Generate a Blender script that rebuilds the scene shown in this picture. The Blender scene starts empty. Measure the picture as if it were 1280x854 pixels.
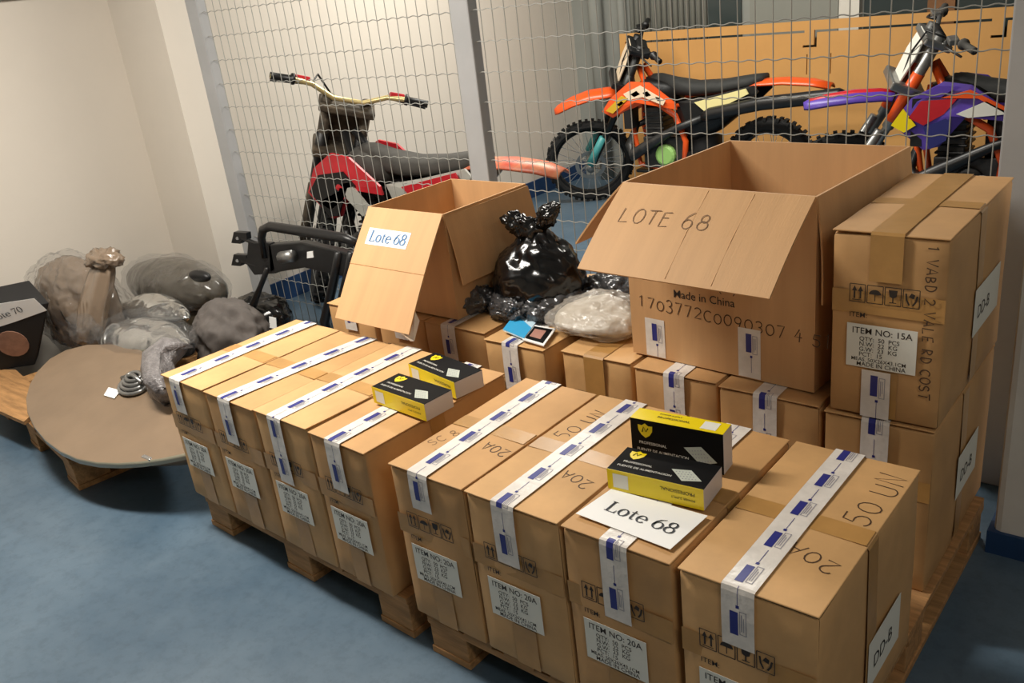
import bpy, bmesh, math, random
from mathutils import Vector, Matrix, noise
random.seed(4); noise.seed_set(4)
S = bpy.context.scene
COL = S.collection
PI = math.pi
V = Vector

# ------------------------------------------------------------------ camera
F_PX, CAM_H = 1107.8, 1.7207
CR, CU, CF = V((0.7840, 0.6105, -0.1126)), V((-0.1488, 0.3617, 0.9203)), V((-0.6026, 0.7047, -0.3746))
CAM = V((0, 0, CAM_H))
cd = bpy.data.cameras.new('camera'); cd.sensor_width = 36; cd.lens = F_PX / 1280 * 36; cd.clip_start = .05
cam = bpy.data.objects.new('camera', cd); COL.objects.link(cam)
m = Matrix((CR, CU, -CF)).transposed().to_4x4(); m.translation = CAM
cam.matrix_world = m
S.camera = cam
# ------------------------------------------------------------------ world, light, exposure
w = bpy.data.worlds.new('world'); S.world = w; w.use_nodes = True
w.node_tree.nodes['Background'].inputs[0].default_value = (1.0, .93, .84, 1)
w.node_tree.nodes['Background'].inputs[1].default_value = 0.0
S.view_settings.view_transform = 'Standard'; S.view_settings.look = 'None'
S.view_settings.gamma = 1; S.view_settings.use_curve_mapping = False
S.view_settings.exposure = 0.0
def area(name, loc, sx, sy, power, col, rz=0):
    l = bpy.data.lights.new(name, 'AREA'); l.shape = 'RECTANGLE'; l.size = sx; l.size_y = sy
    l.energy = power; l.color = col
    o = bpy.data.objects.new(name, l); COL.objects.link(o); o.location = loc; o.rotation_euler = (0, 0, rz)
    return o
area('ceiling_lamp_left_offscreen', (-3.0, 1.22, 2.82), 1.5, .25, 116, (1, .94, .85), .2)
area('ceiling_lamp_right_offscreen', (1.3, .1, 2.82), 1.5, .25, 27, (1, .94, .85), .2)
area('ceiling_lamp_rear_offscreen', (-2.9, 4.5, 2.82), 2.4, .3, 105, (1, .96, .87))

# ------------------------------------------------------------------ pixel -> place
def ray(px, py): return CF + CR * ((px - 640) / F_PX) + CU * ((427 - py) / F_PX)
def PZ(px, py, z):
    d = ray(px, py); return CAM + d * ((z - CAM_H) / d.z)
def PY(px, py, y):
    d = ray(px, py); return CAM + d * (y / d.y)
def PX(px, py, x):
    d = ray(px, py); return CAM + d * (x / d.x)
def PPL(px, py, p, n):
    d = ray(px, py); return CAM + d * ((p - CAM).dot(n) / d.dot(n))

# ------------------------------------------------------------------ materials
M = {}
def lin(c): return tuple((x / 12.92 if x <= .04045 else ((x + .055) / 1.055) ** 2.4) for x in c)
def hx(r, g, b): return lin((r / 255, g / 255, b / 255))
def mat(name, col, rough=.5, metal=0., var=.0, vscale=8., bump=0., bscale=60., col2=None, alpha=1., spec=.5, coat=0., stretch=(1, 1, 1), crease=0., cscale=5., sharp=None):
    if name in M: return M[name]
    mt = bpy.data.materials.new(name); mt.use_nodes = True; nt = mt.node_tree
    b = nt.nodes['Principled BSDF']
    b.inputs['Base Color'].default_value = (*col, 1); b.inputs['Roughness'].default_value = rough
    b.inputs['Metallic'].default_value = metal; b.inputs['Alpha'].default_value = alpha
    b.inputs['Specular IOR Level'].default_value = spec; b.inputs['Coat Weight'].default_value = coat
    b.inputs['Coat Roughness'].default_value = .12
    tc = nt.nodes.new('ShaderNodeTexCoord'); mp = nt.nodes.new('ShaderNodeMapping')
    mp.inputs['Scale'].default_value = stretch
    nt.links.new(tc.outputs['Object'], mp.inputs[0])
    if var > 0 or col2:
        nz = nt.nodes.new('ShaderNodeTexNoise'); nz.inputs['Scale'].default_value = vscale; nz.inputs['Detail'].default_value = 6
        nz.inputs['Roughness'].default_value = .6
        nt.links.new(mp.outputs[0], nz.inputs['Vector'])
        rp = nt.nodes.new('ShaderNodeValToRGB')
        c2 = col2 if col2 else tuple(x * (1 - var) for x in col)
        c1 = col if col2 else tuple(min(1, x * (1 + var * .6)) for x in col)
        rp.color_ramp.elements[0].color = (*c2, 1); rp.color_ramp.elements[1].color = (*c1, 1)
        rp.color_ramp.elements[0].position = .35; rp.color_ramp.elements[1].position = .65
        nt.links.new(nz.outputs['Fac'], rp.inputs[0]); nt.links.new(rp.outputs[0], b.inputs['Base Color'])
    if bump > 0:
        n2 = nt.nodes.new('ShaderNodeTexNoise'); n2.inputs['Scale'].default_value = bscale; n2.inputs['Detail'].default_value = 4
        nt.links.new(mp.outputs[0], n2.inputs['Vector'])
        bp = nt.nodes.new('ShaderNodeBump'); bp.inputs['Strength'].default_value = bump; bp.inputs['Distance'].default_value = .01
        nt.links.new(n2.outputs['Fac'], bp.inputs['Height']); nt.links.new(bp.outputs[0], b.inputs['Normal'])
    if sharp and (var > 0 or col2):
        rp.color_ramp.elements[0].position = .5 - sharp; rp.color_ramp.elements[1].position = .5 + sharp
    if crease > 0:
        n3 = nt.nodes.new('ShaderNodeTexNoise'); n3.noise_type = 'RIDGED_MULTIFRACTAL'; n3.inputs['Scale'].default_value = cscale
        n3.inputs['Detail'].default_value = 4; n3.inputs['Distortion'].default_value = .8
        nt.links.new(mp.outputs[0], n3.inputs['Vector'])
        b2 = nt.nodes.new('ShaderNodeBump'); b2.inputs['Strength'].default_value = crease; b2.inputs['Distance'].default_value = .02
        nt.links.new(n3.outputs['Fac'], b2.inputs['Height'])
        if bump > 0: nt.links.new(bp.outputs[0], b2.inputs['Normal'])
        nt.links.new(b2.outputs[0], b.inputs['Normal'])
    M[name] = mt
    return mt
def plastic_film(name, col, fac, rough=.12, scale=18, strength=.6):
    mt = bpy.data.materials.new(name); mt.use_nodes = True; nt = mt.node_tree
    b = nt.nodes['Principled BSDF']; out = nt.nodes['Material Output']
    b.inputs['Base Color'].default_value = (*col, 1); b.inputs['Roughness'].default_value = rough
    b.inputs['Specular IOR Level'].default_value = .9
    tr = nt.nodes.new('ShaderNodeBsdfTransparent'); mx = nt.nodes.new('ShaderNodeMixShader'); mx.inputs[0].default_value = fac
    tc = nt.nodes.new('ShaderNodeTexCoord')
    vo = nt.nodes.new('ShaderNodeTexNoise'); vo.inputs['Scale'].default_value = scale; vo.inputs['Detail'].default_value = 5
    vo.inputs['Distortion'].default_value = 1.2
    nt.links.new(tc.outputs['Object'], vo.inputs['Vector'])
    bp = nt.nodes.new('ShaderNodeBump'); bp.inputs['Strength'].default_value = strength; bp.inputs['Distance'].default_value = .03
    nt.links.new(vo.outputs['Fac'], bp.inputs['Height']); nt.links.new(bp.outputs[0], b.inputs['Normal'])
    nt.links.new(tr.outputs[0], mx.inputs[1]); nt.links.new(b.outputs[0], mx.inputs[2]); nt.links.new(mx.outputs[0], out.inputs[0])
    M[name] = mt
    return mt

mat('card_a', hx(206, 162, 108), .62, var=.13, vscale=5, bump=.15, bscale=9)
mat('card_b', hx(197, 152, 99), .62, var=.13, vscale=4, bump=.15, bscale=9)
mat('card_c', hx(199, 154, 102), .62, var=.14, vscale=6, bump=.15, bscale=9)
mat('card_flap', hx(202, 158, 110), .65, var=.07, vscale=4, bump=.1, bscale=80, stretch=(4, .2, .2))
mat('card_edge', hx(202, 158, 110), .7)
mat('card_box', hx(202, 158, 110), .65, var=.07, vscale=4, bump=.1, bscale=80, stretch=(4, 4, .2))
mat('brown_tape', hx(182, 138, 80), .3, var=.12, vscale=9, bump=.12, bscale=14)
mat('white_tape', hx(226, 220, 212), .3, var=.1, vscale=20, bump=.25, bscale=30)
mat('blue_print', hx(44, 50, 128), .4)
mat('grey_print', hx(150, 148, 160), .5)
mat('black_print', hx(42, 34, 28), .6)
mat('pen', hx(78, 56, 38), .6)
mat('pencil', hx(120, 90, 60), .7)
mat('paper', hx(240, 240, 238), .7)
mat('label_paper', hx(226, 226, 216), .6)
mat('ink', hx(40, 46, 56), .6)
mat('ink_blue', hx(70, 120, 170), .6)
mat('yellow', hx(238, 212, 20), .35)
mat('product_black', hx(13, 13, 14), .6, spec=.12)
mat('product_side', hx(205, 200, 200), .45)
mat('silver_print', hx(186, 192, 180), .4)
mat('wood', hx(176, 132, 84), .75, var=.28, vscale=7, bump=.3, bscale=30, stretch=(1, 8, 8))
mat('wood_dark', hx(140, 98, 62), .8, var=.3, vscale=7, bump=.3, bscale=30)
mat('wall_white', hx(216, 208, 196), .75, var=.025, vscale=1.5, bump=.05, bscale=40)
mat('wall_grey', hx(150, 152, 146), .7, var=.06, vscale=2)
mat('pier_grey', hx(216, 213, 205), .7, var=.06, vscale=5)
mat('ceiling_white', hx(190, 186, 178), .9)
mat('blue_base', hx(30, 62, 104), .5, var=.15, vscale=9)
mat('trim_dark', hx(96, 100, 94), .5)
mat('post_grey', hx(168, 169, 170), .45, var=.05, vscale=6)
mat('wire', hx(150, 150, 144), .6)
mat('panel_card', hx(214, 160, 92), .75, var=.06, vscale=2.5)
mat('black', hx(16, 16, 17), .45)
mat('black_matte', hx(22, 22, 24), .75)
mat('rubber', hx(24, 24, 24), .85, bump=.4, bscale=60)
mat('black_metal', hx(26, 26, 27), .38, var=.2, vscale=12)
mat('chrome', hx(190, 190, 190), .25, metal=.9)
mat('alu', hx(150, 150, 148), .38, metal=.8, var=.2, vscale=14)
mat('engine', hx(70, 70, 70), .45, metal=.7, var=.35, vscale=16)
mat('brass', hx(214, 196, 140), .35, metal=.6)
mat('seat_grey', hx(66, 64, 60), .8, var=.15, vscale=20)
mat('seat_dark', hx(44, 45, 44), .75, var=.2, vscale=20)
mat('red', hx(186, 30, 42), .35, var=.12, vscale=8)
mat('red_faded', hx(204, 88, 68), .4, col2=hx(224, 150, 110), vscale=9)
mat('orange', hx(234, 88, 30), .32)
mat('white_plastic', hx(226, 224, 214), .4)
mat('dusty', hx(92, 80, 64), .7, col2=hx(42, 37, 31), vscale=14)
mat('grey_plate', hx(172, 172, 164), .45)
mat('purple', hx(86, 62, 160), .35)
mat('navy', hx(40, 44, 110), .4)
mat('cream', hx(238, 226, 160), .4)
mat('lime', hx(150, 196, 110), .4)
mat('teal', hx(70, 150, 150), .4)
mat('gold', hx(214, 170, 40), .4)
mat('tan_white', hx(236, 214, 184), .45)
mat('film_brown', hx(128, 110, 92), .24, var=.08, vscale=4, spec=.7, coat=.4, crease=.9, cscale=10, stretch=(1.4, 1.4, .6))
mat('film_dark', hx(70, 63, 51), .2, var=.1, vscale=5, spec=.7, coat=.5, crease=.9, cscale=10)
mat('disc_brown', hx(126, 106, 85), .4, var=.12, vscale=4, bump=.1, bscale=10)
mat('disc_rim', hx(160, 156, 136), .25, coat=.3)
mat('lamp_silver', hx(206, 206, 204), .16, metal=.9, crease=.9, cscale=8)
mat('cloth_grey', hx(86, 80, 76), .8, var=.2, vscale=10, crease=.7, cscale=8)
mat('bubble_grey', hx(120, 116, 116), .3, var=.3, vscale=30, bump=.8, bscale=60, crease=.6, cscale=8)
mat('bag_black', hx(11, 11, 12), .2, spec=.6, coat=.2, crease=.9, cscale=10)
mat('bag_silver', hx(92, 92, 93), .16, metal=.3, crease=.9, cscale=9, alpha=.8)
mat('parts_grey', hx(80, 79, 77), .25, metal=.4, bump=1., bscale=30)
mat('parts_light', hx(184, 174, 157), .4, var=.08, vscale=16, bump=.7, bscale=26)
mat('cyan_print', hx(60, 168, 220), .35)
mat('pale_print', hx(196, 222, 236), .35)
mat('card_picture', hx(178, 130, 116), .4)
mat('rust_pink', hx(150, 112, 92), .8, var=.2, vscale=20)
mat('glass_dark', hx(56, 66, 66), .2)
mat('shutter', hx(140, 142, 134), .6)
plastic_film('clear_film', (.25, .25, .25), .16, .07, 22, 1.)
plastic_film('clear_film_warm', (.72, .66, .58), .3, .14, 12)

def floor_mat():
    mt = bpy.data.materials.new('floor_blue'); mt.use_nodes = True; nt = mt.node_tree; b = nt.nodes['Principled BSDF']
    tc = nt.nodes.new('ShaderNodeTexCoord')
    n1 = nt.nodes.new('ShaderNodeTexNoise'); n1.inputs['Scale'].default_value = 1.6; n1.inputs['Detail'].default_value = 8; n1.inputs['Roughness'].default_value = .65
    n2 = nt.nodes.new('ShaderNodeTexNoise'); n2.inputs['Scale'].default_value = 22; n2.inputs['Detail'].default_value = 8; n2.inputs['Roughness'].default_value = .75
    for n in (n1, n2): nt.links.new(tc.outputs['Object'], n.inputs['Vector'])
    r1 = nt.nodes.new('ShaderNodeValToRGB'); r1.color_ramp.elements[0].color = (*hx(66, 89, 108), 1); r1.color_ramp.elements[1].color = (*hx(96, 115, 130), 1)
    r1.color_ramp.elements[0].position = .3; r1.color_ramp.elements[1].position = .7
    r2 = nt.nodes.new('ShaderNodeValToRGB'); r2.color_ramp.elements[0].color = (.72, .74, .76, 1); r2.color_ramp.elements[1].color = (1, 1, 1, 1)
    r2.color_ramp.elements[0].position = .38; r2.color_ramp.elements[1].position = .52
    mx = nt.nodes.new('ShaderNodeMix'); mx.data_type = 'RGBA'; mx.blend_type = 'MULTIPLY'; mx.inputs[0].default_value = .6
    nt.links.new(n1.outputs['Fac'], r1.inputs[0]); nt.links.new(n2.outputs['Fac'], r2.inputs[0])
    nt.links.new(r1.outputs[0], mx.inputs[6]); nt.links.new(r2.outputs[0], mx.inputs[7]); nt.links.new(mx.outputs[2], b.inputs['Base Color'])
    rr = nt.nodes.new('ShaderNodeMapRange'); rr.inputs[3].default_value = .3; rr.inputs[4].default_value = .5
    nt.links.new(n1.outputs['Fac'], rr.inputs[0]); nt.links.new(rr.outputs[0], b.inputs['Roughness'])
    M['floor_blue'] = mt
floor_mat()

# ------------------------------------------------------------------ mesh builder
class MB:
    def __init__(s): s.v = []; s.f = []
    def add(s, vs, fs):
        o = len(s.v); s.v += [tuple(x) for x in vs]; s.f += [tuple(i + o for i in f) for f in fs]; return s
    def box(s, a, b):
        x0, y0, z0 = a; x1, y1, z1 = b
        return s.add([(x0, y0, z0), (x1, y0, z0), (x1, y1, z0), (x0, y1, z0), (x0, y0, z1), (x1, y0, z1), (x1, y1, z1), (x0, y1, z1)],
                     [(0, 3, 2, 1), (4, 5, 6, 7), (0, 1, 5, 4), (1, 2, 6, 5), (2, 3, 7, 6), (3, 0, 4, 7)])
    def quad(s, a, b, c, d): return s.add([a, b, c, d], [(0, 1, 2, 3)])
    def slab(s, pts, n, t):            # planar outline pts, thickness t along -n
        k = len(pts); n = V(n).normalized()
        vs = [V(p) for p in pts] + [V(p) - n * t for p in pts]
        fs = [tuple(range(k)), tuple(range(2 * k - 1, k - 1, -1))] + [(i, i + k, (i + 1) % k + k, (i + 1) % k) for i in range(k)]
        return s.add(vs, fs)
    def tube(s, pts, r, n=8, cap=True):
        pts = [V(p) for p in pts]; k = len(pts); rs = r if isinstance(r, (list, tuple)) else [r] * k
        up = None; vs = []; fs = []
        for i, p in enumerate(pts):
            t = (pts[min(i + 1, k - 1)] - pts[max(i - 1, 0)])
            t = t.normalized() if t.length > 1e-9 else V((0, 0, 1))
            if up is None:
                up = t.orthogonal().normalized()
            up = (up - t * up.dot(t)); up = up.normalized() if up.length > 1e-6 else t.orthogonal().normalized()
            sd = t.cross(up)
            for j in range(n):
                a = 2 * PI * j / n; vs.append(p + (up * math.cos(a) + sd * math.sin(a)) * rs[i])
        for i in range(k - 1):
            for j in range(n):
                fs.append((i * n + j, i * n + (j + 1) % n, (i + 1) * n + (j + 1) % n, (i + 1) * n + j))
        if cap: fs += [tuple(range(n - 1, -1, -1)), tuple(range((k - 1) * n, k * n))]
        return s.add(vs, fs)
    def loft(s, rings, cap=True):
        n = len(rings[0]); vs = [p for r in rings for p in r]; fs = []
        for i in range(len(rings) - 1):
            for j in range(n): fs.append((i * n + j, i * n + (j + 1) % n, (i + 1) * n + (j + 1) % n, (i + 1) * n + j))
        if cap: fs += [tuple(range(n - 1, -1, -1)), tuple(range((len(rings) - 1) * n, len(rings) * n))]
        return s.add(vs, fs)
    def ring(s, c, ax, prof, n=40):    # lathe: prof = [(axial, radius)] closed
        ax = V(ax).normalized(); u = ax.orthogonal().normalized(); w_ = ax.cross(u); c = V(c); k = len(prof)
        vs = []; fs = []
        for i in range(n):
            a = 2 * PI * i / n; d = u * math.cos(a) + w_ * math.sin(a)
            for (h, r) in prof: vs.append(c + ax * h + d * r)
        for i in range(n):
            for j in range(k):
                fs.append((i * k + j, ((i + 1) % n) * k + j, ((i + 1) % n) * k + (j + 1) % k, i * k + (j + 1) % k))
        return s.add(vs, fs)
    def xf(s, mtx):
        s.v = [tuple(mtx @ V(p)) for p in s.v]; return s
    def join(s, o): return s.add(o.v, o.f)
    def mesh(s, name):
        me = bpy.data.meshes.new(name); me.from_pydata(s.v, [], s.f); me.update()
        bm = bmesh.new(); bm.from_mesh(me); bmesh.ops.recalc_face_normals(bm, faces=bm.faces); bm.to_mesh(me); bm.free()
        return me

def obj(name, mb, mt, parent=None, smooth=False, bevel=0., label=None, kind=None):
    me = mb.mesh(name) if isinstance(mb, MB) else mb
    o = bpy.data.objects.new(name, me); COL.objects.link(o)
    if mt and not me.materials: me.materials.append(M[mt])
    if parent: o.parent = parent
    if smooth:
        for p in me.polygons: p.use_smooth = True
    if bevel:
        b = o.modifiers.new('bevel', 'BEVEL'); b.width = bevel; b.segments = 2; b.limit_method = 'ANGLE'; b.angle_limit = .7
    if label: o['label'] = label
    if kind: o['kind'] = kind
    return o
def thing(name, label, cat, loc=(0, 0, 0), rz=0., group=None):
    o = bpy.data.objects.new(name, None); COL.objects.link(o); o.location = loc; o.rotation_euler = (0, 0, rz)
    o.empty_display_size = .1
    return tag(o, label, cat, group)
def tag(o, label, cat, group=None):
    o['label'] = label; o['category'] = cat
    if group: o['group'] = group
    return o
def struct(name, mb, mt, label=None, parent=None, **k):
    o = obj(name, mb, mt, parent, **k)
    if parent is None: o['kind'] = 'structure'
    if label: o['label'] = label
    return o

def rbox(w_, d, h, r=.008, n=7, bulge=.0, wob=.0, seed=0):
    """rounded box, origin at front-left-bottom, faces slightly bulged and uneven"""
    mb = MB(); c = V((w_ / 2, d / 2, h / 2)); half = c.copy()
    def grid(t): # denser at the ends
        return [-1, -1 + .04] + [-1 + .04 + (2 - .08) * i / n for i in range(1, n)] + [1 - .04, 1]
    g = grid(0); k = len(g)
    for ax in range(3):
        for sg in (-1, 1):
            vs = []; fs = []
            for a in g:
                for b in g:
                    p = [0, 0, 0]; p[ax] = sg; p[(ax + 1) % 3] = a; p[(ax + 2) % 3] = b
                    q = V((p[0] * half.x, p[1] * half.y, p[2] * half.z))
                    inner = V([max(-half[i] + r, min(half[i] - r, q[i])) for i in range(3)])
                    dd = q - inner
                    if dd.length > 1e-9: q = inner + dd.normalized() * r
                    e = (1 - a * a) * (1 - b * b)
                    q[ax] += sg * bulge * e
                    if wob:
                        nz = noise.noise((q + V((seed * 7.3, 0, 0))) * 5)
                        q[ax] += sg * wob * nz * (.3 + e)
                        if ax != 2 or sg == 1: q.z += wob * .8 * noise.noise(V((q.x * 6 + seed, q.y * 6, 3.))) * (1 if q.z > 0 else 0)
                    vs.append(c + q)
            for i in range(k - 1):
                for j in range(k - 1): fs.append((i * k + j, (i + 1) * k + j, (i + 1) * k + j + 1, i * k + j + 1))
            mb.add(vs, fs)
    return mb
def weld(o, d=.0004):
    bm = bmesh.new(); bm.from_mesh(o.data); bmesh.ops.remove_doubles(bm, verts=bm.verts, dist=d)
    bmesh.ops.recalc_face_normals(bm, faces=bm.faces); bm.to_mesh(o.data); bm.free()
    return o
def blob(c, rad, seed=0, amp=.12, freq=2.4, sub=4, flat=None, ridge=.5, shape=None, rot=None):
    bm = bmesh.new(); bmesh.ops.create_icosphere(bm, subdivisions=sub, radius=1.)
    off = V((seed * 3.7, seed * 1.3, seed * 2.1)); c = V(c); mb = MB()
    for vt in bm.verts:
        p = vt.co.copy()
        q = V((p.x * rad[0], p.y * rad[1], p.z * rad[2]))
        if shape: q = shape(q, p)
        s_ = freq / max(rad)
        n1 = noise.noise(q * s_ + off); n2 = 1 - 2 * abs(noise.noise(q * s_ * 2.1 + off * 2)); n3 = 1 - 2 * abs(noise.noise(q * s_ * 4.6 + off))
        q = q + p.normalized() * min(rad) * amp * (n1 + ridge * n2 * .7 + ridge * n3 * .35)
        if rot: q = rot @ q
        q = q + c
        if flat is not None and q.z < flat: q.z = flat + (q.z - flat) * .03
        vt.co = q
    bm.verts.index_update()
    mb.add([v.co for v in bm.verts], [[v.index for v in f.verts] for f in bm.faces]); bm.free()
    return mb

# ------------------------------------------------------------------ writing
def text_mesh(s_, size, align='LEFT', bold=0., space=1., line=1.):
    cu = bpy.data.curves.new('lettering', 'FONT'); cu.body = s_; cu.size = size; cu.align_x = align; cu.offset = bold * size
    cu.space_character = space; cu.space_line = line; cu.resolution_u = 3
    o = bpy.data.objects.new('lettering', cu); COL.objects.link(o)
    dg = bpy.context.evaluated_depsgraph_get(); me = bpy.data.meshes.new_from_object(o.evaluated_get(dg))
    bpy.data.objects.remove(o); bpy.data.curves.remove(cu)
    mb = MB(); mb.add([v.co for v in me.vertices], [tuple(p.vertices) for p in me.polygons]); bpy.data.meshes.remove(me)
    return mb
def plane_m(o, u, v):
    u = V(u).normalized(); v = V(v); v = (v - u * v.dot(u)).normalized(); n = u.cross(v)
    mt = Matrix((u, v, n)).transposed().to_4x4(); mt.translation = V(o); return mt
def arc(cx, cy, rx, ry, a0, a1, n=12):
    return [(cx + rx * math.cos(math.radians(a0 + (a1 - a0) * i / n)), cy + ry * math.sin(math.radians(a0 + (a1 - a0) * i / n))) for i in range(n + 1)]
HAND = {
 'L': [[(.1, 1), (.05, 0), (.6, .05)]], 'O': [arc(.35, .5, .33, .5, 100, 470)], 'T': [[(0, .95), (.7, 1)], [(.38, 1), (.33, 0)]],
 'E': [[(.55, 1), (.08, .95), (.05, 0), (.55, .05)], [(.06, .5), (.45, .52)]], '6': [[(.5, 1), (.2, .75)] + arc(.32, .28, .28, .28, 160, 520)],
 '8': [arc(.35, .75, .22, .24, -90, 270), arc(.35, .25, .3, .27, 90, 450)], '5': [[(.6, 1), (.15, .97), (.1, .58)] + arc(.3, .3, .3, .3, 110, -150)],
 '0': [arc(.35, .45, .32, .45, 100, 470)], 'U': [[(.05, 1), (.05, .3)] + arc(.33, .28, .28, .28, 180, 360) + [(.62, 1)]],
 'N': [[(.05, 0), (.1, 1), (.55, .05), (.62, 1)]], '2': [arc(.32, .72, .28, .27, 160, -30) + [(.05, .02), (.65, .05)]],
 'A': [[(0, 0), (.35, 1), (.65, 0)], [(.12, .38), (.55, .36)]], 'M': [[(0, 0), (.1, 1), (.35, .4), (.6, 1), (.7, 0)]],
 'D': [[(.08, 0), (.08, 1)] + arc(.1, .5, .5, .5, 90, -90)], 'V': [[(0, 1), (.3, 0), (.65, 1)]], 'B': [[(.08, 0), (.08, 1)] + arc(.1, .75, .4, .25, 90, -90) + arc(.1, .25, .48, .25, 90, -90)],
 'R': [[(.08, 0), (.08, 1)] + arc(.1, .75, .42, .25, 90, -90) + [(.6, 0)]], 'C': [arc(.4, .5, .38, .5, 50, 310)], 'S': [arc(.32, .75, .26, .25, 30, 270) + arc(.32, .25, .28, .25, 90, -150)],
 '1': [[(.1, .8), (.3, 1), (.28, 0)]], '3': [arc(.3, .75, .26, .25, 150, -90) + arc(.3, .25, .3, .25, 90, -150)], '7': [[(.02, .95), (.6, 1), (.25, 0)]],
 '4': [[(.4, 1), (.05, .35), (.62, .38)], [(.45, .7), (.42, 0)]], '9': [arc(.33, .7, .27, .28, 0, 360) + [(.58, .6), (.4, 0)]],
 'Y': [[(0, 1), (.32, .5), (.62, 1)], [(.32, .5), (.3, 0)]], ' ': []}
def ribbon(mb, pts, wid):
    """flat ribbon in XY; wid is a number or a list of widths"""
    k = len(pts); ws = wid if isinstance(wid, list) else [wid] * k; vs = []
    for i, p in enumerate(pts):
        a = V(pts[max(i - 1, 0)]); b = V(pts[min(i + 1, k - 1)]); t = (b - a)
        t = t.normalized() if t.length > 1e-9 else V((1, 0)); nn = V((-t.y, t.x)); q = V(p)
        vs += [(*(q + nn * ws[i] / 2), 0), (*(q - nn * ws[i] / 2), 0)]
    mb.add(vs, [(2 * i, 2 * i + 1, 2 * i + 3, 2 * i + 2) for i in range(k - 1)])
def hand_mesh(s_, size, wid=.0035, seed=1):
    rnd = random.Random(seed); mb = MB(); x = 0
    for ch in s_:
        for st in HAND[ch]:
            k = rnd.uniform(.9, 1.1); dy = rnd.uniform(-.05, .05)
            ribbon(mb, [(x + p[0] * size, (p[1] * k + dy) * size) for p in st], wid)
        x += size * (.88 if ch != ' ' else .5)
    return mb
def ell(cx, cy, rx, ry, a0, a1, thick, thin, n=22):
    pts = arc(cx, cy, rx, ry, a0, a1, n); ws = []
    for i in range(n + 1):
        a = math.radians(a0 + (a1 - a0) * i / n); ws.append(thin + (thick - thin) * abs(math.cos(a)))
    return pts, ws
def serif_mesh(s_, size):
    mb = MB(); x = 0; T, t = .1 * size, .035 * size
    def R(p, w_): ribbon(mb, [(x + a * size, b * size) for a, b in p], w_)
    def Ell(*a):
        p, ws = ell(*a[:6], T, t); R(p, ws)
    for ch in s_:
        if ch == 'L':
            R([(.15, 0), (.15, .7)], T); R([(.03, .7), (.29, .7)], t); R([(.03, .01), (.52, .01)], t); R([(.5, .01), (.54, .2)], [T * .8, t * .5]); adv = .6
        elif ch == 'o': Ell(.25, .23, .19, .23, 0, 360); adv = .52
        elif ch == 't': R([(.15, .6), (.15, .12), (.18, .03), (.26, .01), (.33, .06)], [T * .5, T, T, t, t * .6]); R([(.02, .45), (.31, .45)], t); adv = .37
        elif ch == 'e': Ell(.24, .23, .19, .23, 0, 320); R([(.06, .25), (.43, .25)], t); adv = .48
        elif ch == '6': Ell(.26, .22, .2, .22, 0, 360); R([(.07, .22), (.1, .42), (.2, .58), (.42, .7)], [T, T * .9, T * .6, t * .5]); adv = .54
        elif ch == '8': Ell(.26, .18, .2, .18, 0, 360); Ell(.26, .53, .16, .16, 0, 360); adv = .54
        elif ch == '7': R([(.07, .52), (.07, .67), (.46, .67)], [t, T, T * .8]); R([(.46, .67), (.28, .3), (.2, 0)], [t, T * .8, T]); adv = .5
        elif ch == '0': Ell(.26, .34, .19, .34, 0, 360); adv = .54
        else: adv = .26
        x += adv * size
    mb.wid = x
    return mb

# ================================================================== THE ROOM
XW, XW2, YB, YF = -5.08, -4.6, 6.7, 2.9
struct('floor', MB().box((-6, -3, -.05), (4, 8.2, 0)), 'floor_blue', 'worn blue painted concrete floor')
struct('ceiling', MB().box((-6, -3, 2.9), (4, 8.2, 3.0)), 'ceiling_white')
struct('wall_left', MB().box((XW - .2, -3, 0), (XW, 2.82, 2.9)), 'wall_white', 'plain off-white painted wall')
struct('wall_left_inner', MB().box((XW - .2, 2.82, 0), (XW2, YB + .2, 2.9)), 'wall_white', 'off-white wall carrying on behind the wire fence')
struct('baseboard_left', MB().box((XW2, 2.98, 0), (XW2 + .012, YB, .135)), 'blue_base')
struct('trim_1', MB().box((XW, -3, 1.925), (XW + .02, 2.8, 2.05)), 'trim_dark', 'dark grey rail along the top of the white wall')
wb = struct('wall_back', MB().box((XW2, YB, 0), (4, YB + .2, 2.9)), 'wall_grey', 'grey rear wall beyond the fence')
obj('pipe', MB().tube([(-4.32, YB - .07, 0), (-4.32, YB - .07, 2.9)], .06, 12), 'wall_grey', wb, smooth=True)
obj('pipe', MB().tube([(-4.08, YB - .05, 0), (-4.08, YB - .05, 2.9)], .035, 12), 'wall_grey', wb, smooth=True)
sh = MB()
for i in range(14): sh.tube([(-4.0 + i * .05, YB - .012, .9), (-4.0 + i * .05, YB - .012, 2.9)], .02, 6)
obj('shutter', sh, 'shutter', wb, smooth=True)
wn = struct('window_1', MB().box((-3.32, YB - .02, 1.0), (-3.05, YB, 2.6)), 'glass_dark')
struct('window_2', MB().box((-2.98, YB - .02, 1.0), (-2.32, YB, 2.6)), 'shutter')
struct('window_3', MB().box((-2.14, YB - .02, 1.0), (-1.72, YB, 2.6)), 'glass_dark')
struct('window_4', MB().box((-1.55, YB - .02, 1.0), (-.6, YB, 2.6)), 'glass_dark')
struct('trim_2', MB().box((-2.3, YB - .06, 1.0), (-2.16, YB, 2.6)), 'white_plastic')
struct('trim_3', MB().box((-1.72, YB - .04, 1.0), (-1.55, YB, 2.6)), 'wood_dark')
pr_ = struct('wall_right', MB().box((-.378, 2.5, 0), (.6, 3.2, 2.9)), 'pier_grey', 'grey painted pier beside the boxes', bevel=.02)
struct('baseboard_right', MB().box((-.392, 2.488, 0), (.6, 3.2, .075)), 'blue_base')

struct('wall_front', MB().box((-6, -3.2, 0), (4, -3, 2.9)), 'wall_white')
struct('wall_right_outer', MB().box((4, -3.2, 0), (4.2, 8.2, 2.9)), 'wall_white')

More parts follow.
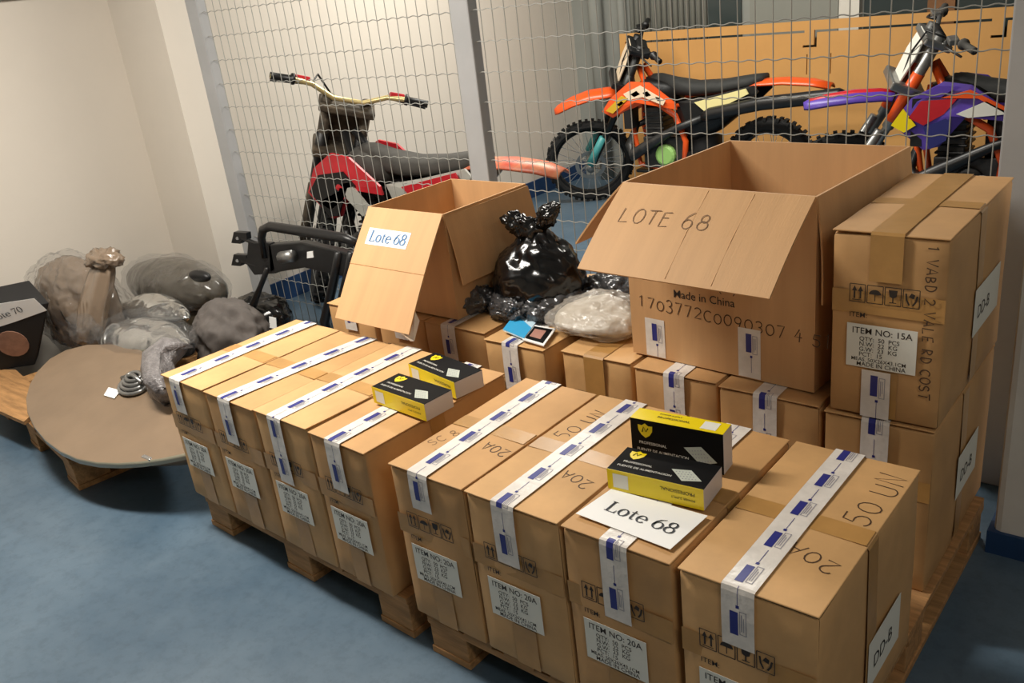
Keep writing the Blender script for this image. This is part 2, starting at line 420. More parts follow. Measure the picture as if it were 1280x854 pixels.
# ================================================================== FENCE
fence = thing('wire_fence', 'grey steel wire mesh fence on square posts across the room', 'fence', (0, YF, 0))
posts = [(-4.36, 'post_grey'), (-2.52, 'post_grey'), (-.47, 'post_grey')]
for x, mt_ in posts:
    obj('post', MB().box((x - .05, -.03, 0), (x + .05, .03, 2.9)), mt_, fence, bevel=.006)
HS, VS, WR = .121, .0605, .0020
vm = MB().tube([(0, 0, .06), (0, 0, 2.85)], WR, 5).mesh('vertical_wire'); vm.materials.append(M['wire'])
for a, b in ((0, 1), (1, 2)):
    xa, xb = posts[a][0] + .05, posts[b][0] - .05
    n = int((xb - xa) / VS)
    for i in range(n):
        o = obj('vertical_wire', vm, None, fence); o.location = (xa + (i + .6) * (xb - xa) / n, 0, 0)
    pts = []; k = n * 6
    for i in range(k + 1):
        t = i / k; pts.append((xa + (xb - xa) * t, -.004, .0028 * math.sin(2 * PI * n * t)))
    hm = MB().tube(pts, WR * 1.05, 4).mesh('horizontal_wire'); hm.materials.append(M['wire'])
    z = 1.266 - 9 * HS
    while z < 2.8:
        o = obj('horizontal_wire', hm, None, fence); o.location = (0, 0, z); z += HS

# ================================================================== PALLETS
def pallet(label, loc, rz, L, D, grp='wooden pallets on the blue floor', mtn='wood'):
    p = thing('pallet', label, 'pallet', loc, rz, None)
    bw = .145
    for i in range(3):
        x = (L - bw) * i / 2
        obj('bottom_board', MB().box((x, 0, 0), (x + bw, D, .022)), mtn, p, bevel=.002)
        for j in range(3):
            y = (D - .14) * j / 2
            obj('block', MB().box((x + .004, y + .003, .022), (x + bw - .004, y + .137, .1)), mtn, p, bevel=.003)
    for j in range(3):
        y = (D - .12) * j / 2
        obj('stringer', MB().box((0, y, .1), (L, y + .12, .122)), mtn, p, bevel=.002)
    nb = 8
    for i in range(nb):
        x = (L - .1) * i / (nb - 1)
        obj('deck_board', MB().box((x, -.004 * (i % 3), .122), (x + .1, D - .004 * (i % 2), .144)), mtn, p, bevel=.002)
    return p
pallet('worn wooden pallet under the four boxes taped next to the covered oval panel', (-2.735, 1.385, 0), math.radians(-3.2), 1.10, 1.25)
pallet('worn wooden pallet under the boxes beside the grey pier', (-1.555, 1.315, 0), math.radians(-1.5), 1.105, 1.27)

# ================================================================== CARTONS
LABELS = {}
def print_label(item):
    if item not in LABELS:
        mb = text_mesh('ITEM NO: %s' % item, .0225, bold=.004).xf(Matrix.Translation((.012, -.024, 0)))
        lines = ['QTY:  50  PCS', 'N.W:  22  KG', 'G.W:  23  KG', 'PCT:  15']
        for i, l in enumerate(lines):
            mb.join(text_mesh(l, .0155, bold=.004).xf(Matrix.Translation((.03, -.042 - i * .0135, 0))))
        mb.join(text_mesh('MEAS. 50X26X43.1CM', .0135, bold=.004).xf(Matrix.Translation((.012, -.0955, 0))))
        mb.join(text_mesh('MADE IN CHINA', .0155, bold=.004).xf(Matrix.Translation((.025, -.1085, 0))))
        LABELS[item] = mb
    c = MB(); c.join(LABELS[item]); return c
def marks_mesh():
    """four boxed handling marks, drawn in XY from (0,0) to (.158,.044)"""
    mb = MB()
    def rect(x0, y0, x1, y1): mb.add([(x0, y0, 0), (x1, y0, 0), (x1, y1, 0), (x0, y1, 0)], [(0, 1, 2, 3)])
    def poly(p): mb.add([(a, b, 0) for a, b in p], [tuple(range(len(p)))])
    W_, H_ = .036, .044
    for i in range(4):
        x = i * .0405
        ribbon(mb, [(x, 0), (x + W_, 0)], .002); ribbon(mb, [(x, H_), (x + W_, H_)], .002); ribbon(mb, [(x, 0), (x, H_)], .002); ribbon(mb, [(x + W_, 0), (x + W_, H_)], .002)
        if i == 0:
            for q in (.011, .025):
                rect(x + q - .002, .008, x + q + .002, .028); poly([(x + q - .006, .027), (x + q + .006, .027), (x + q, .04)])
            rect(x + .006, .004, x + .03, .006)
        elif i == 1:
            poly([(x + a, b) for a, b in arc(.018, .022, .014, .012, 0, 180)]); rect(x + .017, .006, x + .019, .022)
        elif i == 2:
            poly([(x + .008, .038), (x + .028, .038), (x + .026, .022), (x + .018, .018), (x + .01, .022)]); rect(x + .0165, .008, x + .0195, .019); rect(x + .01, .006, x + .026, .008)
        else:
            poly([(x + .012, .026), (x + .018, .036), (x + .026, .032), (x + .024, .022)])
            ribbon(mb, [(x + .006, .034), (x + .008, .018), (x + .014, .006)], .004); ribbon(mb, [(x + .031, .03), (x + .028, .016), (x + .022, .006)], .004)
    return mb
MARKS = marks_mesh()

def strip(mb, path, x0, x1, lift=.0015):
    """tape strip across x0..x1 following path [(y,z)] on a carton"""
    vs = []
    for i, (y, z) in enumerate(path): vs += [(x0, y, z), (x1, y, z)]
    mb.add(vs, [(2 * i, 2 * i + 1, 2 * i + 3, 2 * i + 2) for i in range(len(path) - 1)])
def path_len(path):
    s_ = [0]
    for i in range(1, len(path)): s_.append(s_[-1] + math.dist(path[i], path[i - 1]))
    return s_
def path_pt(path, cum, s_):
    for i in range(1, len(path)):
        if s_ <= cum[i] or i == len(path) - 1:
            t = (s_ - cum[i - 1]) / max(1e-9, cum[i] - cum[i - 1])
            return tuple(path[i - 1][j] + (path[i][j] - path[i - 1][j]) * t for j in (0, 1))
def tape_prints(par, path, xc, wd, s0=.03, pitch=.128):
    cum = path_len(path); blue = MB(); grey = MB(); s_ = s0
    def patch(mb, a, b, x0, x1):
        bps = [a] + [c for c in cum if a < c < b] + [b]
        pts = [path_pt(path, cum, q) for q in bps]
        vs = []
        for (y, z) in pts: vs += [(x0, y, z), (x1, y, z)]
        mb.add(vs, [(2 * i, 2 * i + 1, 2 * i + 3, 2 * i + 2) for i in range(len(pts) - 1)])
    while s_ + .06 < cum[-1]:
        patch(blue, s_, s_ + .055, xc - .016, xc + .001)
        for (a, b, x0, x1) in ((s_ + .004, s_ + .059, xc + .004, xc + .0055), (s_ + .004, s_ + .059, xc + .017, xc + .0185), (s_ + .004, s_ + .0055, xc + .004, xc + .0185), (s_ + .0575, s_ + .059, xc + .004, xc + .0185), (s_ + .012, s_ + .052, xc + .0075, xc + .0095), (s_ + .012, s_ + .045, xc + .012, xc + .0135)):
            patch(grey, a, b, x0, x1)
        if s_ + .1 < cum[-1]:
            patch(blue, s_ + .066, s_ + .116 if s_ + .116 < cum[-1] else cum[-1], xc - .0006, xc + .0006)
            patch(blue, s_ + .064, s_ + .071, xc - .0035, xc + .0035)
        s_ += pitch
    if blue.v: obj('tape_print', blue, 'blue_print', par, kind='stuff')
    if grey.v: obj('tape_print', grey, 'grey_print', par, kind='stuff')

def carton(label, loc, rz, w_=.272, d=.56, h=.478, mt_='card_a', item='20A', tape=.5, drop=.13, back_drop=.1, hand=None, side=None,
           brown_only=False, tape_skew=0., front_tape=None, seed=0, group='taped brown cartons', labelled=True, top_brown=False, twist=0.):
    c = thing('cardboard_box', label, 'box', loc, rz + twist, group)
    body = obj('body', rbox(w_ - .004, d, h - .010, .009, 8, .004, .006, seed), mt_, c, smooth=True); weld(body)
    zt = h - .010
    rnd = random.Random(seed + 5); lifts = []
    for i, (a, b) in enumerate(((0, w_ / 2 - .0015), (w_ / 2 + .0005, w_ - .004))):
        mb = MB(); n = 7; vs = []
        lift = rnd.uniform(.0, .004); lifts.append(lift)
        for j in range(n + 1):
            y = -.004 + (d + .006) * j / n
            for kx in range(4):
                x = a + (b - a) * kx / 3
                e = lift * (1 - j / n) ** 3 + .0015 * noise.noise(V((x * 9 + seed, y * 8, 1)))
                z = zt + .004 + e + .003 * math.sin(PI * j / n) * math.sin(PI * (x / w_))
                vs.append((x, y, z))
        nn = len(vs); vs2 = [(x, y, z - .0045) for x, y, z in vs]; fs = []
        for j in range(n):
            for kx in range(3):
                q = (j * 4 + kx, j * 4 + kx + 1, j * 4 + kx + 5, j * 4 + kx + 4); fs.append(q); fs.append(tuple(nn + z for z in reversed(q)))
        edge = [j * 4 for j in range(n + 1)] + [n * 4 + kx for kx in range(1, 4)] + [j * 4 + 3 for j in range(n - 1, -1, -1)] + [kx for kx in (2, 1)]
        for p in range(len(edge)):
            q = edge[p]; r_ = edge[(p + 1) % len(edge)]; fs.append((q, r_, r_ + nn, q + nn))
        mb.add(vs + vs2, fs); obj('flap', mb, mt_, c, bevel=.002)
    # wide brown tape around the middle
    ztt = zt + .0075
    yb = d * .47; bt = MB()
    vs = []
    for (x, z) in ((-.0058, .02), (-.0058, h * .5), (-.0022, zt - .004), (.004, ztt - .0006), (w_ * .5, ztt + .0008), (w_ - .008, ztt - .0006), (w_ - .0015, zt - .004), (w_ + .0022, h * .5), (w_ + .0022, .02)):
        vs += [(x, yb - .028, z), (x, yb + .028, z)]
    bt.add(vs, [(2 * i, 2 * i + 1, 2 * i + 3, 2 * i + 2) for i in range(8)])
    obj('brown_tape', bt, 'brown_tape', c)
    fb = MB(); yf = -.0068
    fb.quad((.003, yf + .0028, h * .57), (w_ - .006, yf + .0028, h * .57), (w_ - .006, yf + .0028, h * .69), (.003, yf + .0028, h * .69))
    fb2 = MB().quad((w_ * .36, yf + .003, .006), (w_ * .62, yf + .003, .006), (w_ * .62, yf + .0012, h * .27), (w_ * .36, yf + .0012, h * .27))
    obj('brown_tape', fb, 'brown_tape', c); obj('brown_tape', fb2, 'brown_tape', c)
    if top_brown or brown_only:
        tp = MB(); strip(tp, [(-.0085, h - .2 if brown_only else h - .12), (-.0085, h - .03), (-.0085, h - .008), (-.003, ztt + .001), (d * .5, ztt + .0022), (d, ztt + .001)], w_ * .34, w_ * .62)
        obj('brown_tape', tp, 'brown_tape', c)
    if not brown_only and not top_brown:
        xc = w_ * tape; hw = .034; tp = MB()
        path = [(-.0095, h - drop), (-.0105, h - drop * .5), (-.009, h - .012), (-.0066, h - .001), (.0, ztt + .0028), (d * .25, ztt + .0032), (d * .5, ztt + .004), (d * .8, ztt + .003), (d + .002, ztt + .0015), (d + .008, h - .012), (d + .009, h - back_drop)]
        strip(tp, path, xc - hw, xc + hw)
        if tape_skew:
            tp.v = [(x + tape_skew * max(0, y), y, z) for x, y, z in tp.v]
        t = obj('printed_tape', tp, 'white_tape', c)
        lp = [(y - (.0006 if z < h - .01 else 0), z + (.0007 if z > h - .01 else 0)) for y, z in path]
        tape_prints(t, lp, xc, hw)
        if tape_skew:
            for ch in t.children:
                for v_ in ch.data.vertices: v_.co.x += tape_skew * max(0, v_.co.y)
    if front_tape:
        for (fx, z0, z1) in front_tape:
            path = [(yf - .0025, z1), (yf - .0025, z0)]
            tp = MB(); strip(tp, path, fx - .034, fx + .034); t = obj('printed_tape', tp, 'white_tape', c)
            tape_prints(t, [(y - .0006, z) for y, z in path], fx + .004, .034, .012, .1)
    if labelled:
        lx, lz = .042, .247
        yl = yf - .0012
        lb = obj('shipping_label', MB().slab([(lx, yl, lz - .112), (lx + .162, yl, lz - .112), (lx + .162, yl, lz), (lx, yl, lz)], (0, -1, 0), .0006), 'label_paper', c, label='white printed paper label')
        obj('label_print', print_label(item).xf(plane_m((lx, yl - .0005, lz), (1, 0, 0), (0, 0, 1))), 'black_print', lb)
        mk = MB(); mk.join(MARKS); ymk = yf - .0008
        obj('handling_marks', mk.xf(plane_m((.046, ymk, .303), (1, 0, 0), (0, 0, 1))), 'black_print', c, label='printed boxed handling symbols')
        obj('item_word', text_mesh('ITEM:', .018, bold=.004).xf(plane_m((.046, ymk, .264), (1, 0, 0), (0, 0, 1))), 'black_print', c)
    if side:
        y0, y1, z0, z1 = side; xs = w_ + .0045
        lb = obj('side_label', MB().slab([(xs, y0, z0), (xs, y1, z0), (xs, y1, z1), (xs, y0, z1)], (1, 0, 0), .0006), 'label_paper', c, label='white side label')
        obj('label_print', text_mesh('DD-B', .05, bold=.004).xf(plane_m((xs + .0006, y0 + .03, z0 + .04), (0, 1, 0), (0, 0, 1))), 'black_print', lb)
    if hand:
        for hd in hand:
            if len(hd) == 5:
                s_, sz, pa, pb, mm = hd; Mi = (Matrix.Translation(loc) @ Matrix.Rotation(rz + twist, 4, 'Z')).inverted()
                o = Mi @ PZ(*pa, TOP); u = Mi @ PZ(*pb, TOP) - o; o.z = h + .0004; v_ = V((-u.y, u.x, 0))
            else: s_, sz, o, u, v_, mm = hd
            hm_ = hand_mesh(s_, sz, .0032 if mm == 'pen' else .0025, seed).xf(plane_m(o, u, v_))
            if V(o).z > h - .01:
                hm_.v = [(x, y, zt + .0046 + .004 * (1 - max(0, y) / d) ** 3 * lifts[0 if x < w_ / 2 else 1] / .004 + .0015 * noise.noise(V((x * 9 + seed, y * 8, 1))) + .003 * math.sin(PI * y / d) * math.sin(PI * x / w_)) for x, y, _ in hm_.v]
            obj('handwriting', hm_, mm, c, label='handwritten ' + s_, kind='stuff')
    return c

BH, PH = .478, .144
TOP = PH + BH - .001
def row(O, rz, x): return V((O[0] + math.cos(rz) * x, O[1] + math.sin(rz) * x, PH))
OA, RA = (-2.748, 1.364), math.radians(-3.2)
OB, RB = (-1.573, 1.298), math.radians(-1.5)
TOPU, TOPZ = BH + .0004, 0
hand20 = lambda x, y, sz=.045: ('20A', sz, (x, y, TOPU), (-.85, .35, 0), (-.3, -.9, 0), 'pen')
hand50 = lambda x, y, sz=.05: ('50 UN', sz, (x, y, TOPU), (.12, 1, 0), (-1, .1, 0), 'pen')
carton('taped cardboard box standing at the pallet end by the brown oval panel', row(OA, RA, 0), RA, .270, .562, BH, 'card_a', tape=.36, drop=.125, seed=1)
carton('cardboard box with loose wavy tape, second from the brown oval panel', row(OA, RA, .274), RA, .282, .560, BH, 'card_b', tape=.45, drop=.16, tape_skew=.08, seed=2)
carton('cardboard box with tape running down onto its label, third from the oval panel', row(OA, RA, .560), RA, .270, .562, BH + .004, 'card_a', tape=.42, drop=.225, seed=3)
carton('cardboard box carrying two small black and yellow product boxes side by side', row(OA, RA, .834), RA, .250, .562, BH, 'card_b', tape=.46, drop=.16, seed=4)
carton('cardboard box with faint pen scribbles, first beyond the narrow gap between the pallets', row(OB, RB, 0), RB, .262, .568, BH, 'card_b', tape=.42, drop=.11, tape_skew=-.02, seed=5,
       hand=[('20A', .034, (640, 563), (608, 550), 'pen'), ('SC 8', .03, (.04, .12, TOPU), (.3, 1, 0), (-1, .3, 0), 'pencil'), ('VA', .028, (.09, .1, TOPU), (.3, 1, 0), (-1, .3, 0), 'pencil')])
carton('cardboard box handwritten 50 UN and 20A next to the Lote 68 sheet box', row(OB, RB, .266), RB, .282, .570, BH, 'card_a', tape=.43, drop=.17, seed=6,
       hand=[('50 UN', .045, (.07, .31, TOPU), (.12, 1, 0), (-1, .1, 0), 'pen'), ('20A', .036, (744, 602), (712, 588), 'pen')])
carton('cardboard box holding the white Lote 68 sheet and two stacked product boxes', row(OB, RB, .553), RB, .276, .570, BH, 'card_b', tape=.5, drop=.2, seed=7)
carton('corner cardboard box with bold 50 UN handwriting and a white side label', row(OB, RB, .841), RB, .290, .570, BH, 'card_a', tape=.45, drop=.14, seed=8,
       hand=[('50 UN', .058, (.265, .30, TOPU), (.05, 1, 0), (-1, .05, 0), 'pen'), ('20A', .044, (1054, 706), (1008, 683), 'pen')], side=(.25, .45, .1, .225))
# rear rows
RR = math.radians(-1.0)
carton('cardboard box mostly hidden under the tall label flap', V((-2.745, 2.11, PH)), RR, .268, .50, BH, 'card_c', seed=9, drop=.1)
carton('cardboard box under the open box with the tall flap', V((-2.473, 2.12, PH)), RR, .262, .50, BH, 'card_c', seed=10, drop=.1)
carton('cardboard box below the black bin bag', V((-2.207, 2.105, PH)), RR, .300, .55, BH, 'card_b', tape=.42, seed=11, drop=.14)
carton('cardboard box with the blue leaflet lying on its front edge', V((-1.880, 2.058, PH)), RR, .258, .55, BH, 'card_a', tape=.45, seed=12, drop=.17)
carton('cardboard box with only brown tape, under the pale parts bag', V((-1.578, 2.082, PH)), RR, .264, .55, BH, 'card_a', seed=13, brown_only=True)
carton('cardboard box under the near left corner of the big open box', V((-1.300, 2.064, PH)), RR, .276, .55, BH, 'card_c', tape=.5, seed=14, drop=.2)
carton('cardboard box under the big open box, next to the double stack', V((-1.016, 2.045, PH)), RR, .288, .55, BH, 'card_c', tape=.48, seed=15, drop=.2)
carton('lower cardboard box of the double stack beside the grey pier', V((-.716, 2.030, PH)), RR, .272, .58, BH, 'card_b', tape=.48, seed=16, drop=.2, side=(.22, .42, .16, .29))
carton('upper cardboard box marked 15A, on top of the double stack', V((-.704, 2.030, TOP + .002)), RR, .264, .585, BH, 'card_b', item='15A', seed=17, top_brown=True, front_tape=[(.115, .004, .13)],
       side=(.23, .48, .15, .275), hand=[('1 VABD 2 VALE RD COST', .023, (.214, -.0082, .455), (0, 0, -1), (1, 0, 0), 'pen')])

# ------------------------------------------------------------------ open boxes
def open_box(label, loc, rz, w_, d, h, flaps, t=.006):
    c = thing('open_cardboard_box', label, 'box', loc, rz)
    mb = MB()
    o = [(0, 0), (w_, 0), (w_, d), (0, d)]; i_ = [(t, t), (w_ - t, t), (w_ - t, d - t), (t, d - t)]
    vs = [(x, y, 0) for x, y in o] + [(x, y, h) for x, y in o] + [(x, y, h) for x, y in i_] + [(x, y, t) for x, y in i_]
    fs = [(3, 2, 1, 0), (12, 13, 14, 15)]
    for k in range(4):
        n = (k + 1) % 4
        fs += [(k, n, 4 + n, 4 + k), (4 + k, 4 + n, 8 + n, 8 + k), (8 + k, 8 + n, 12 + n, 12 + k)]
    mb.add(vs, fs); obj('body', mb, 'card_box', c)
    out = []
    for (a, b, dv, mt_) in flaps:
        a = V(a); b = V(b); dv = V(dv); n = (b - a).cross(dv).normalized()
        if n.z < 0: n = -n
        e = (b - a).normalized() * .004
        mb = MB(); N = 6; vs = []
        for k in range(N + 1):
            q = k / N; bow = n * (.006 * math.sin(PI * q))
            vs += [a + e + dv * q + bow, b - e + dv * q + bow]
        nn = len(vs); vs += [v_ - n * .005 for v_ in vs]
        fs = []
        for k in range(N):
            q = (2 * k, 2 * k + 1, 2 * k + 3, 2 * k + 2); fs += [q, tuple(nn + z for z in reversed(q)), (2 * k, 2 * k + 2, nn + 2 * k + 2, nn + 2 * k), (2 * k + 1, 2 * k + 3, nn + 2 * k + 3, nn + 2 * k + 1)]
        fs += [(0, 1, nn + 1, nn), (2 * N, 2 * N + 1, nn + 2 * N + 1, nn + 2 * N)]
        mb.add(vs, fs); out.append(obj('flap', mb, mt_, c))
    return c, out
def on_flap(a, b, dv, u, q, lift=.0012):
    """frame on a flap: u along the hinge, q down the flap"""
    a = V(a); b = V(b); dv = V(dv); n = (b - a).cross(dv).normalized()
    if n.z < 0: n = -n
    return a + (b - a) * u + dv * q + n * (.006 * math.sin(PI * q) + lift)

w2, d2, h2 = .582, .60, .53
L2 = V((-1.347, 2.142, TOP + .004)); R2 = math.radians(-4.7)
fd = V((0, -.235, -.185))
c2, f2 = open_box('large open cardboard box with LOTE 68 pencilled on its front flap', L2, R2, w2, d2, h2,
    [((0, 0, h2), (w2, 0, h2), fd, 'card_flap'), ((0, d2, h2), (0, 0, h2), (-.19, -.01, -.20), 'card_flap'), ((w2, 0, h2), (w2, d2, h2), (.018, 0, -.28), 'card_box'), ((w2, d2, h2), (0, d2, h2), (0, .05, -.28), 'card_box')])
o0 = on_flap((0, 0, h2), (w2, 0, h2), fd, .10, .46)
obj('handwriting', hand_mesh('LOTE 68', .05, .0028, 3).xf(plane_m(o0, (1, 0, 0), -fd)), 'pencil', f2[0], label='pencilled LOTE 68', kind='stuff')
for q in (.49, .72): # pressed score lines
    a = on_flap((0, 0, h2), (w2, 0, h2), fd, q, .02); b = on_flap((0, 0, h2), (w2, 0, h2), fd, q, .97)
    mid = on_flap((0, 0, h2), (w2, 0, h2), fd, q, .5)
    obj('score_line', MB().tube([a - V((0, 0, .0008)), mid - V((0, 0, .0008)), b - V((0, 0, .0008))], .0012, 4), 'card_edge', f2[0])
yf = -.001
obj('print', text_mesh('CNC  1:  (08)', .034, bold=.004).xf(plane_m((.165, yf, .245), (1, 0, 0), (0, 0, 1))), 'black_print', c2)
obj('print', text_mesh('Made in China', .034, bold=.004).xf(plane_m((.155, yf, .205), (1, 0, 0), (0, 0, 1))), 'black_print', c2)
obj('handwriting', hand_mesh('1703772C0090307 4 51', .036, .003, 8).xf(plane_m((.032, yf, .158), (1, 0, -.04), (0, 0, 1))), 'pen', c2, kind='stuff')
for x, z1 in ((.085, .125), (.395, .15)):
    tp = MB(); strip(tp, [(-.0012, z1), (-.0012, .003)], x - .034, x + .034); t = obj('printed_tape', tp, 'white_tape', c2)
    tape_prints(t, [(-.0018, z1), (-.0018, .003)], x + .006, .034, .015, .085)

w1, d1, h1 = .39, .45, .388
L1 = V((-2.462, 2.16, TOP + .004)); R1 = math.radians(-2)
ff = V((.05, -.28, -.33)); rf = V((.035, .01, -.245))
c1, f1 = open_box('open cardboard box with a tall front flap bearing a small Lote 68 strip', L1, R1, w1, d1, h1,
    [((0, 0, h1), (w1, 0, h1), ff, 'card_flap'), ((w1, 0, h1 - .012), (w1 + .012, d1, h1 - .006), rf, 'card_box'), ((0, d1, h1), (0, 0, h1), (-.03, 0, -.2), 'card_box'), ((w1, d1, h1), (0, d1, h1), (0, .05, -.2), 'card_box')])
A1, B1_ = (0, 0, h1), (w1, 0, h1)
lp = [on_flap(A1, B1_, ff, u, q) for u, q in ((.13, .335), (.68, .335), (.69, .19), (.13, .185))]
ls = obj('paper_strip', MB().slab(lp, (V(lp[1]) - V(lp[0])).cross(V(lp[3]) - V(lp[0])), .0006), 'paper', f1[0], label='small white paper strip reading Lote 68')
sm = serif_mesh('Lote 68', .058)
obj('lettering', sm.xf(plane_m(lp[0] + (lp[1] - lp[0]) * .06 + (lp[3] - lp[0]) * .2 + (lp[1] - lp[0]).cross(lp[3] - lp[0]).normalized() * .002, lp[1] - lp[0], lp[3] - lp[0])), 'ink_blue', ls)
obj('score_line', MB().tube([on_flap(A1, B1_, ff, .01, .52, .0006), on_flap(A1, B1_, ff, .99, .52, .0006)], .0014, 4), 'card_edge', f1[0])
tw = [on_flap(A1, B1_, ff, u, q, -.004) for u, q in ((.97, .80), (.97, .99), (.86, .995))]
obj('loose_tape', MB().slab([tw[0], tw[0] + V((.012, .005, -.04)), tw[1] + V((.012, .01, -.03)), tw[1] + V((-.01, .012, -.035)), tw[2]], (.1, -.8, .5), .0008), 'white_tape', f1[0])

# ------------------------------------------------------------------ Lote 68 sheet and product boxes
zt = TOP + .0045
q = [PZ(*p, zt) for p in ((720, 642), (838, 687), (885, 645), (765, 611))]
sheet = tag(obj('paper_sheet', MB().slab(q, (0, 0, 1), .0008), 'paper'), 'white paper sheet printed Lote 68 lying on a taped box', 'paper')
obj('lettering', serif_mesh('Lote 68', .054).xf(plane_m(q[0] + (q[1] - q[0]) * .16 + (q[3] - q[0]) * .36 + V((0, 0, .0012)), q[1] - q[0], q[3] - q[0])), 'ink', sheet)

def product_box(label, c, rz, stand=False, L=.232, W=.104, H=.052):
    """lying: length along x, yellow side towards -y; standing: turned up on its far long side"""
    p = thing('product_box', label, 'box', c, rz, 'small black and yellow product boxes')
    if stand:
        T = Matrix(((1, 0, 0), (0, 0, -1), (0, 1, 0))).to_4x4()           # top face looks at -y, yellow side turned up
        T = Matrix(((1, 0, 0, 0), (0, 0, -1, 0), (0, 1, 0, W / 2), (0, 0, 0, 1)))
        fl = -1
    else:
        T = Matrix.Translation((0, 0, 0)); fl = 1
    def add(name, mb, mt_, par, **k): return obj(name, mb.xf(T), mt_, par, **k)
    # base frame: x length, y width, z thickness from 0..H ; when standing y-> z
    z0 = 0 if not stand else -H / 2; z1 = z0 + H
    x0, x1, y0, y1 = -L / 2, L / 2, -W / 2, W / 2
    if stand:
        # local y+ must end up as up; black face z1 faces -y ; yellow side at y1 (up)
        ys = y1 + .0003; sy = 1
    else:
        ys = y0 - .0003; sy = -1
    add('body', MB().box((x0, y0, z0), (x1, y1, z1)), 'product_side', p, bevel=.0015)
    e = .0012
    add('top_panel', MB().box((x0 - .0002, y0 - .0002, z1 - .0005), (x1 - .0008, y1 + .0002, z1 + .0008)), 'product_black', p)
    add('side_panel', MB().box((x0 - .0004, min(ys, ys + sy * .0008), z0 + .0004), (x1 - .001, max(ys, ys + sy * .0008), z1 + .0008)), 'yellow', p, label='yellow printed side')
    zz = z1 + .0013
    def flat(pts): m_ = MB(); m_.add([(a, b, zz) for a, b in pts], [tuple(range(len(pts)))]); return m_
    sh_ = [(x0 + .038 + a * .021, y1 - .026 + b * .021) for a, b in ((-.9, .6), (-.4, .55), (0, .85), (.4, .55), (.9, .6), (.85, -.1), (.5, -.65), (0, -1), (-.5, -.65), (-.85, -.1))]
    em = add('emblem', flat(sh_), 'yellow', p, label='yellow shield emblem')
    g = MB(); ribbon(g, [(x0 + .03, y1 - .032), (x0 + .034, y1 - .018), (x0 + .04, y1 - .03), (x0 + .046, y1 - .02)], .003)
    g.v = [(a, b, zz + .0005) for a, b, _ in g.v]; add('emblem_mark', g, 'product_black', em)
    t1 = text_mesh('PROFESSIONAL', .0105, bold=.004).xf(Matrix.Translation((x0 + .02, y1 - .064, zz))); add('lettering', t1, 'white_plastic', p)
    t2 = text_mesh('FUENTE DE ALIMENTACION', .0105, bold=.004).xf(Matrix.Translation((x0 + .014, y1 - .083, zz))); add('lettering', t2, 'white_plastic', p)
    pc = add('picture', flat([(x0 + .135, y0 + .052), (x0 + .178, y0 + .062), (x0 + .216, y0 + .028), (x0 + .175, y0 + .014)]), 'silver_print', p, label='printed picture of a metal power supply')
    g = MB()
    for k in range(5):
        for j in range(4):
            u, v_ = .15 + k * .16, .2 + j * .2
            A_ = V((x0 + .135, y0 + .052)); B_ = V((x0 + .178, y0 + .062)); C_ = V((x0 + .175, y0 + .014))
            c_ = A_ + (B_ - A_) * u + (C_ - A_) * v_
            g.box((c_.x - .0012, c_.y - .0012, zz + .0002), (c_.x + .0012, c_.y + .0012, zz + .0006))
    add('picture_grille', g, 'grey_print', pc)
    sx = x0 + .014 if not stand else x1 - .06
    st = MB(); yy = ys + sy * .0014
    st.add([(sx, yy, z0 + .008), (sx + .038, yy, z0 + .008), (sx + .038, yy, z1 - .008), (sx, yy, z1 - .008)], [(0, 1, 2, 3)])
    add('sticker', st, 'label_paper', p)
    for (s_, sz, zo) in (('PROFESSIONAL', .012, .62), ('POWER SUPPLY', .008, .3)):
        # printed upside down along the yellow side
        tm = text_mesh(s_, sz, bold=.004)
        oo = V((x1 - .02 if not stand else x0 + .12, yy + sy * .0002, z0 + H * zo + (.006 if not stand else 0)))
        if stand: tm = tm.xf(plane_m(oo - V((.06, 0, 0)), (1, 0, 0), (0, 0, 1) if False else (0, 0, -1)))
        else: tm = tm.xf(plane_m(oo, (-1, 0, 0), (0, 0, -1)))
        add('side_lettering', tm, 'black_print', p)
    return p
zp = TOP + .0045
product_box('small black and yellow product box nearer the printed tape stripe of its carton', (-1.738, 1.566, zp), math.radians(-5))
product_box('small black and yellow product box behind its twin, at the carton edge', (-1.748, 1.722, zp), math.radians(-11))
product_box('small black and yellow product box lying flat behind the Lote 68 sheet', (-.888, 1.506, zp), math.radians(4.5))
product_box('small black product box stood on edge with its yellow side up', (-.912, 1.632, zp), math.radians(4.2), stand=True)

# ------------------------------------------------------------------ bags and small things on the rear row
zr = TOP + .003
def pear(q, p):
    k = max(0, p.z); q = q.copy(); q.x *= 1 - .45 * k ** 1.3; q.y *= 1 - .45 * k ** 1.3; return q
bag = thing('bin_bag', 'knotted glossy black plastic bin bag between the two open boxes', 'bag', (-1.865, 2.37, zr))
bb = blob((.0, .0, .125), (.185, .13, .165), 3, .2, 2.1, 5, 0.0, .4, pear)
obj('bag', bb, 'bag_black', bag, smooth=True)
obj('knot', blob((.0, 0, .285), (.045, .035, .03), 8, .5, 2.4, 3, None, .8), 'bag_black', bag, smooth=True)
obj('knot_ear', blob((-.05, -.01, .305), (.06, .022, .032), 5, .9, 2.6, 4, None, 1., rot=Matrix.Rotation(.2, 3, 'Y')), 'bag_black', bag, smooth=True)
obj('knot_ear', blob((.06, .0, .335), (.07, .016, .022), 6, .9, 2.6, 4, None, 1., rot=Matrix.Rotation(-.75, 3, 'Y')), 'bag_black', bag, smooth=True)
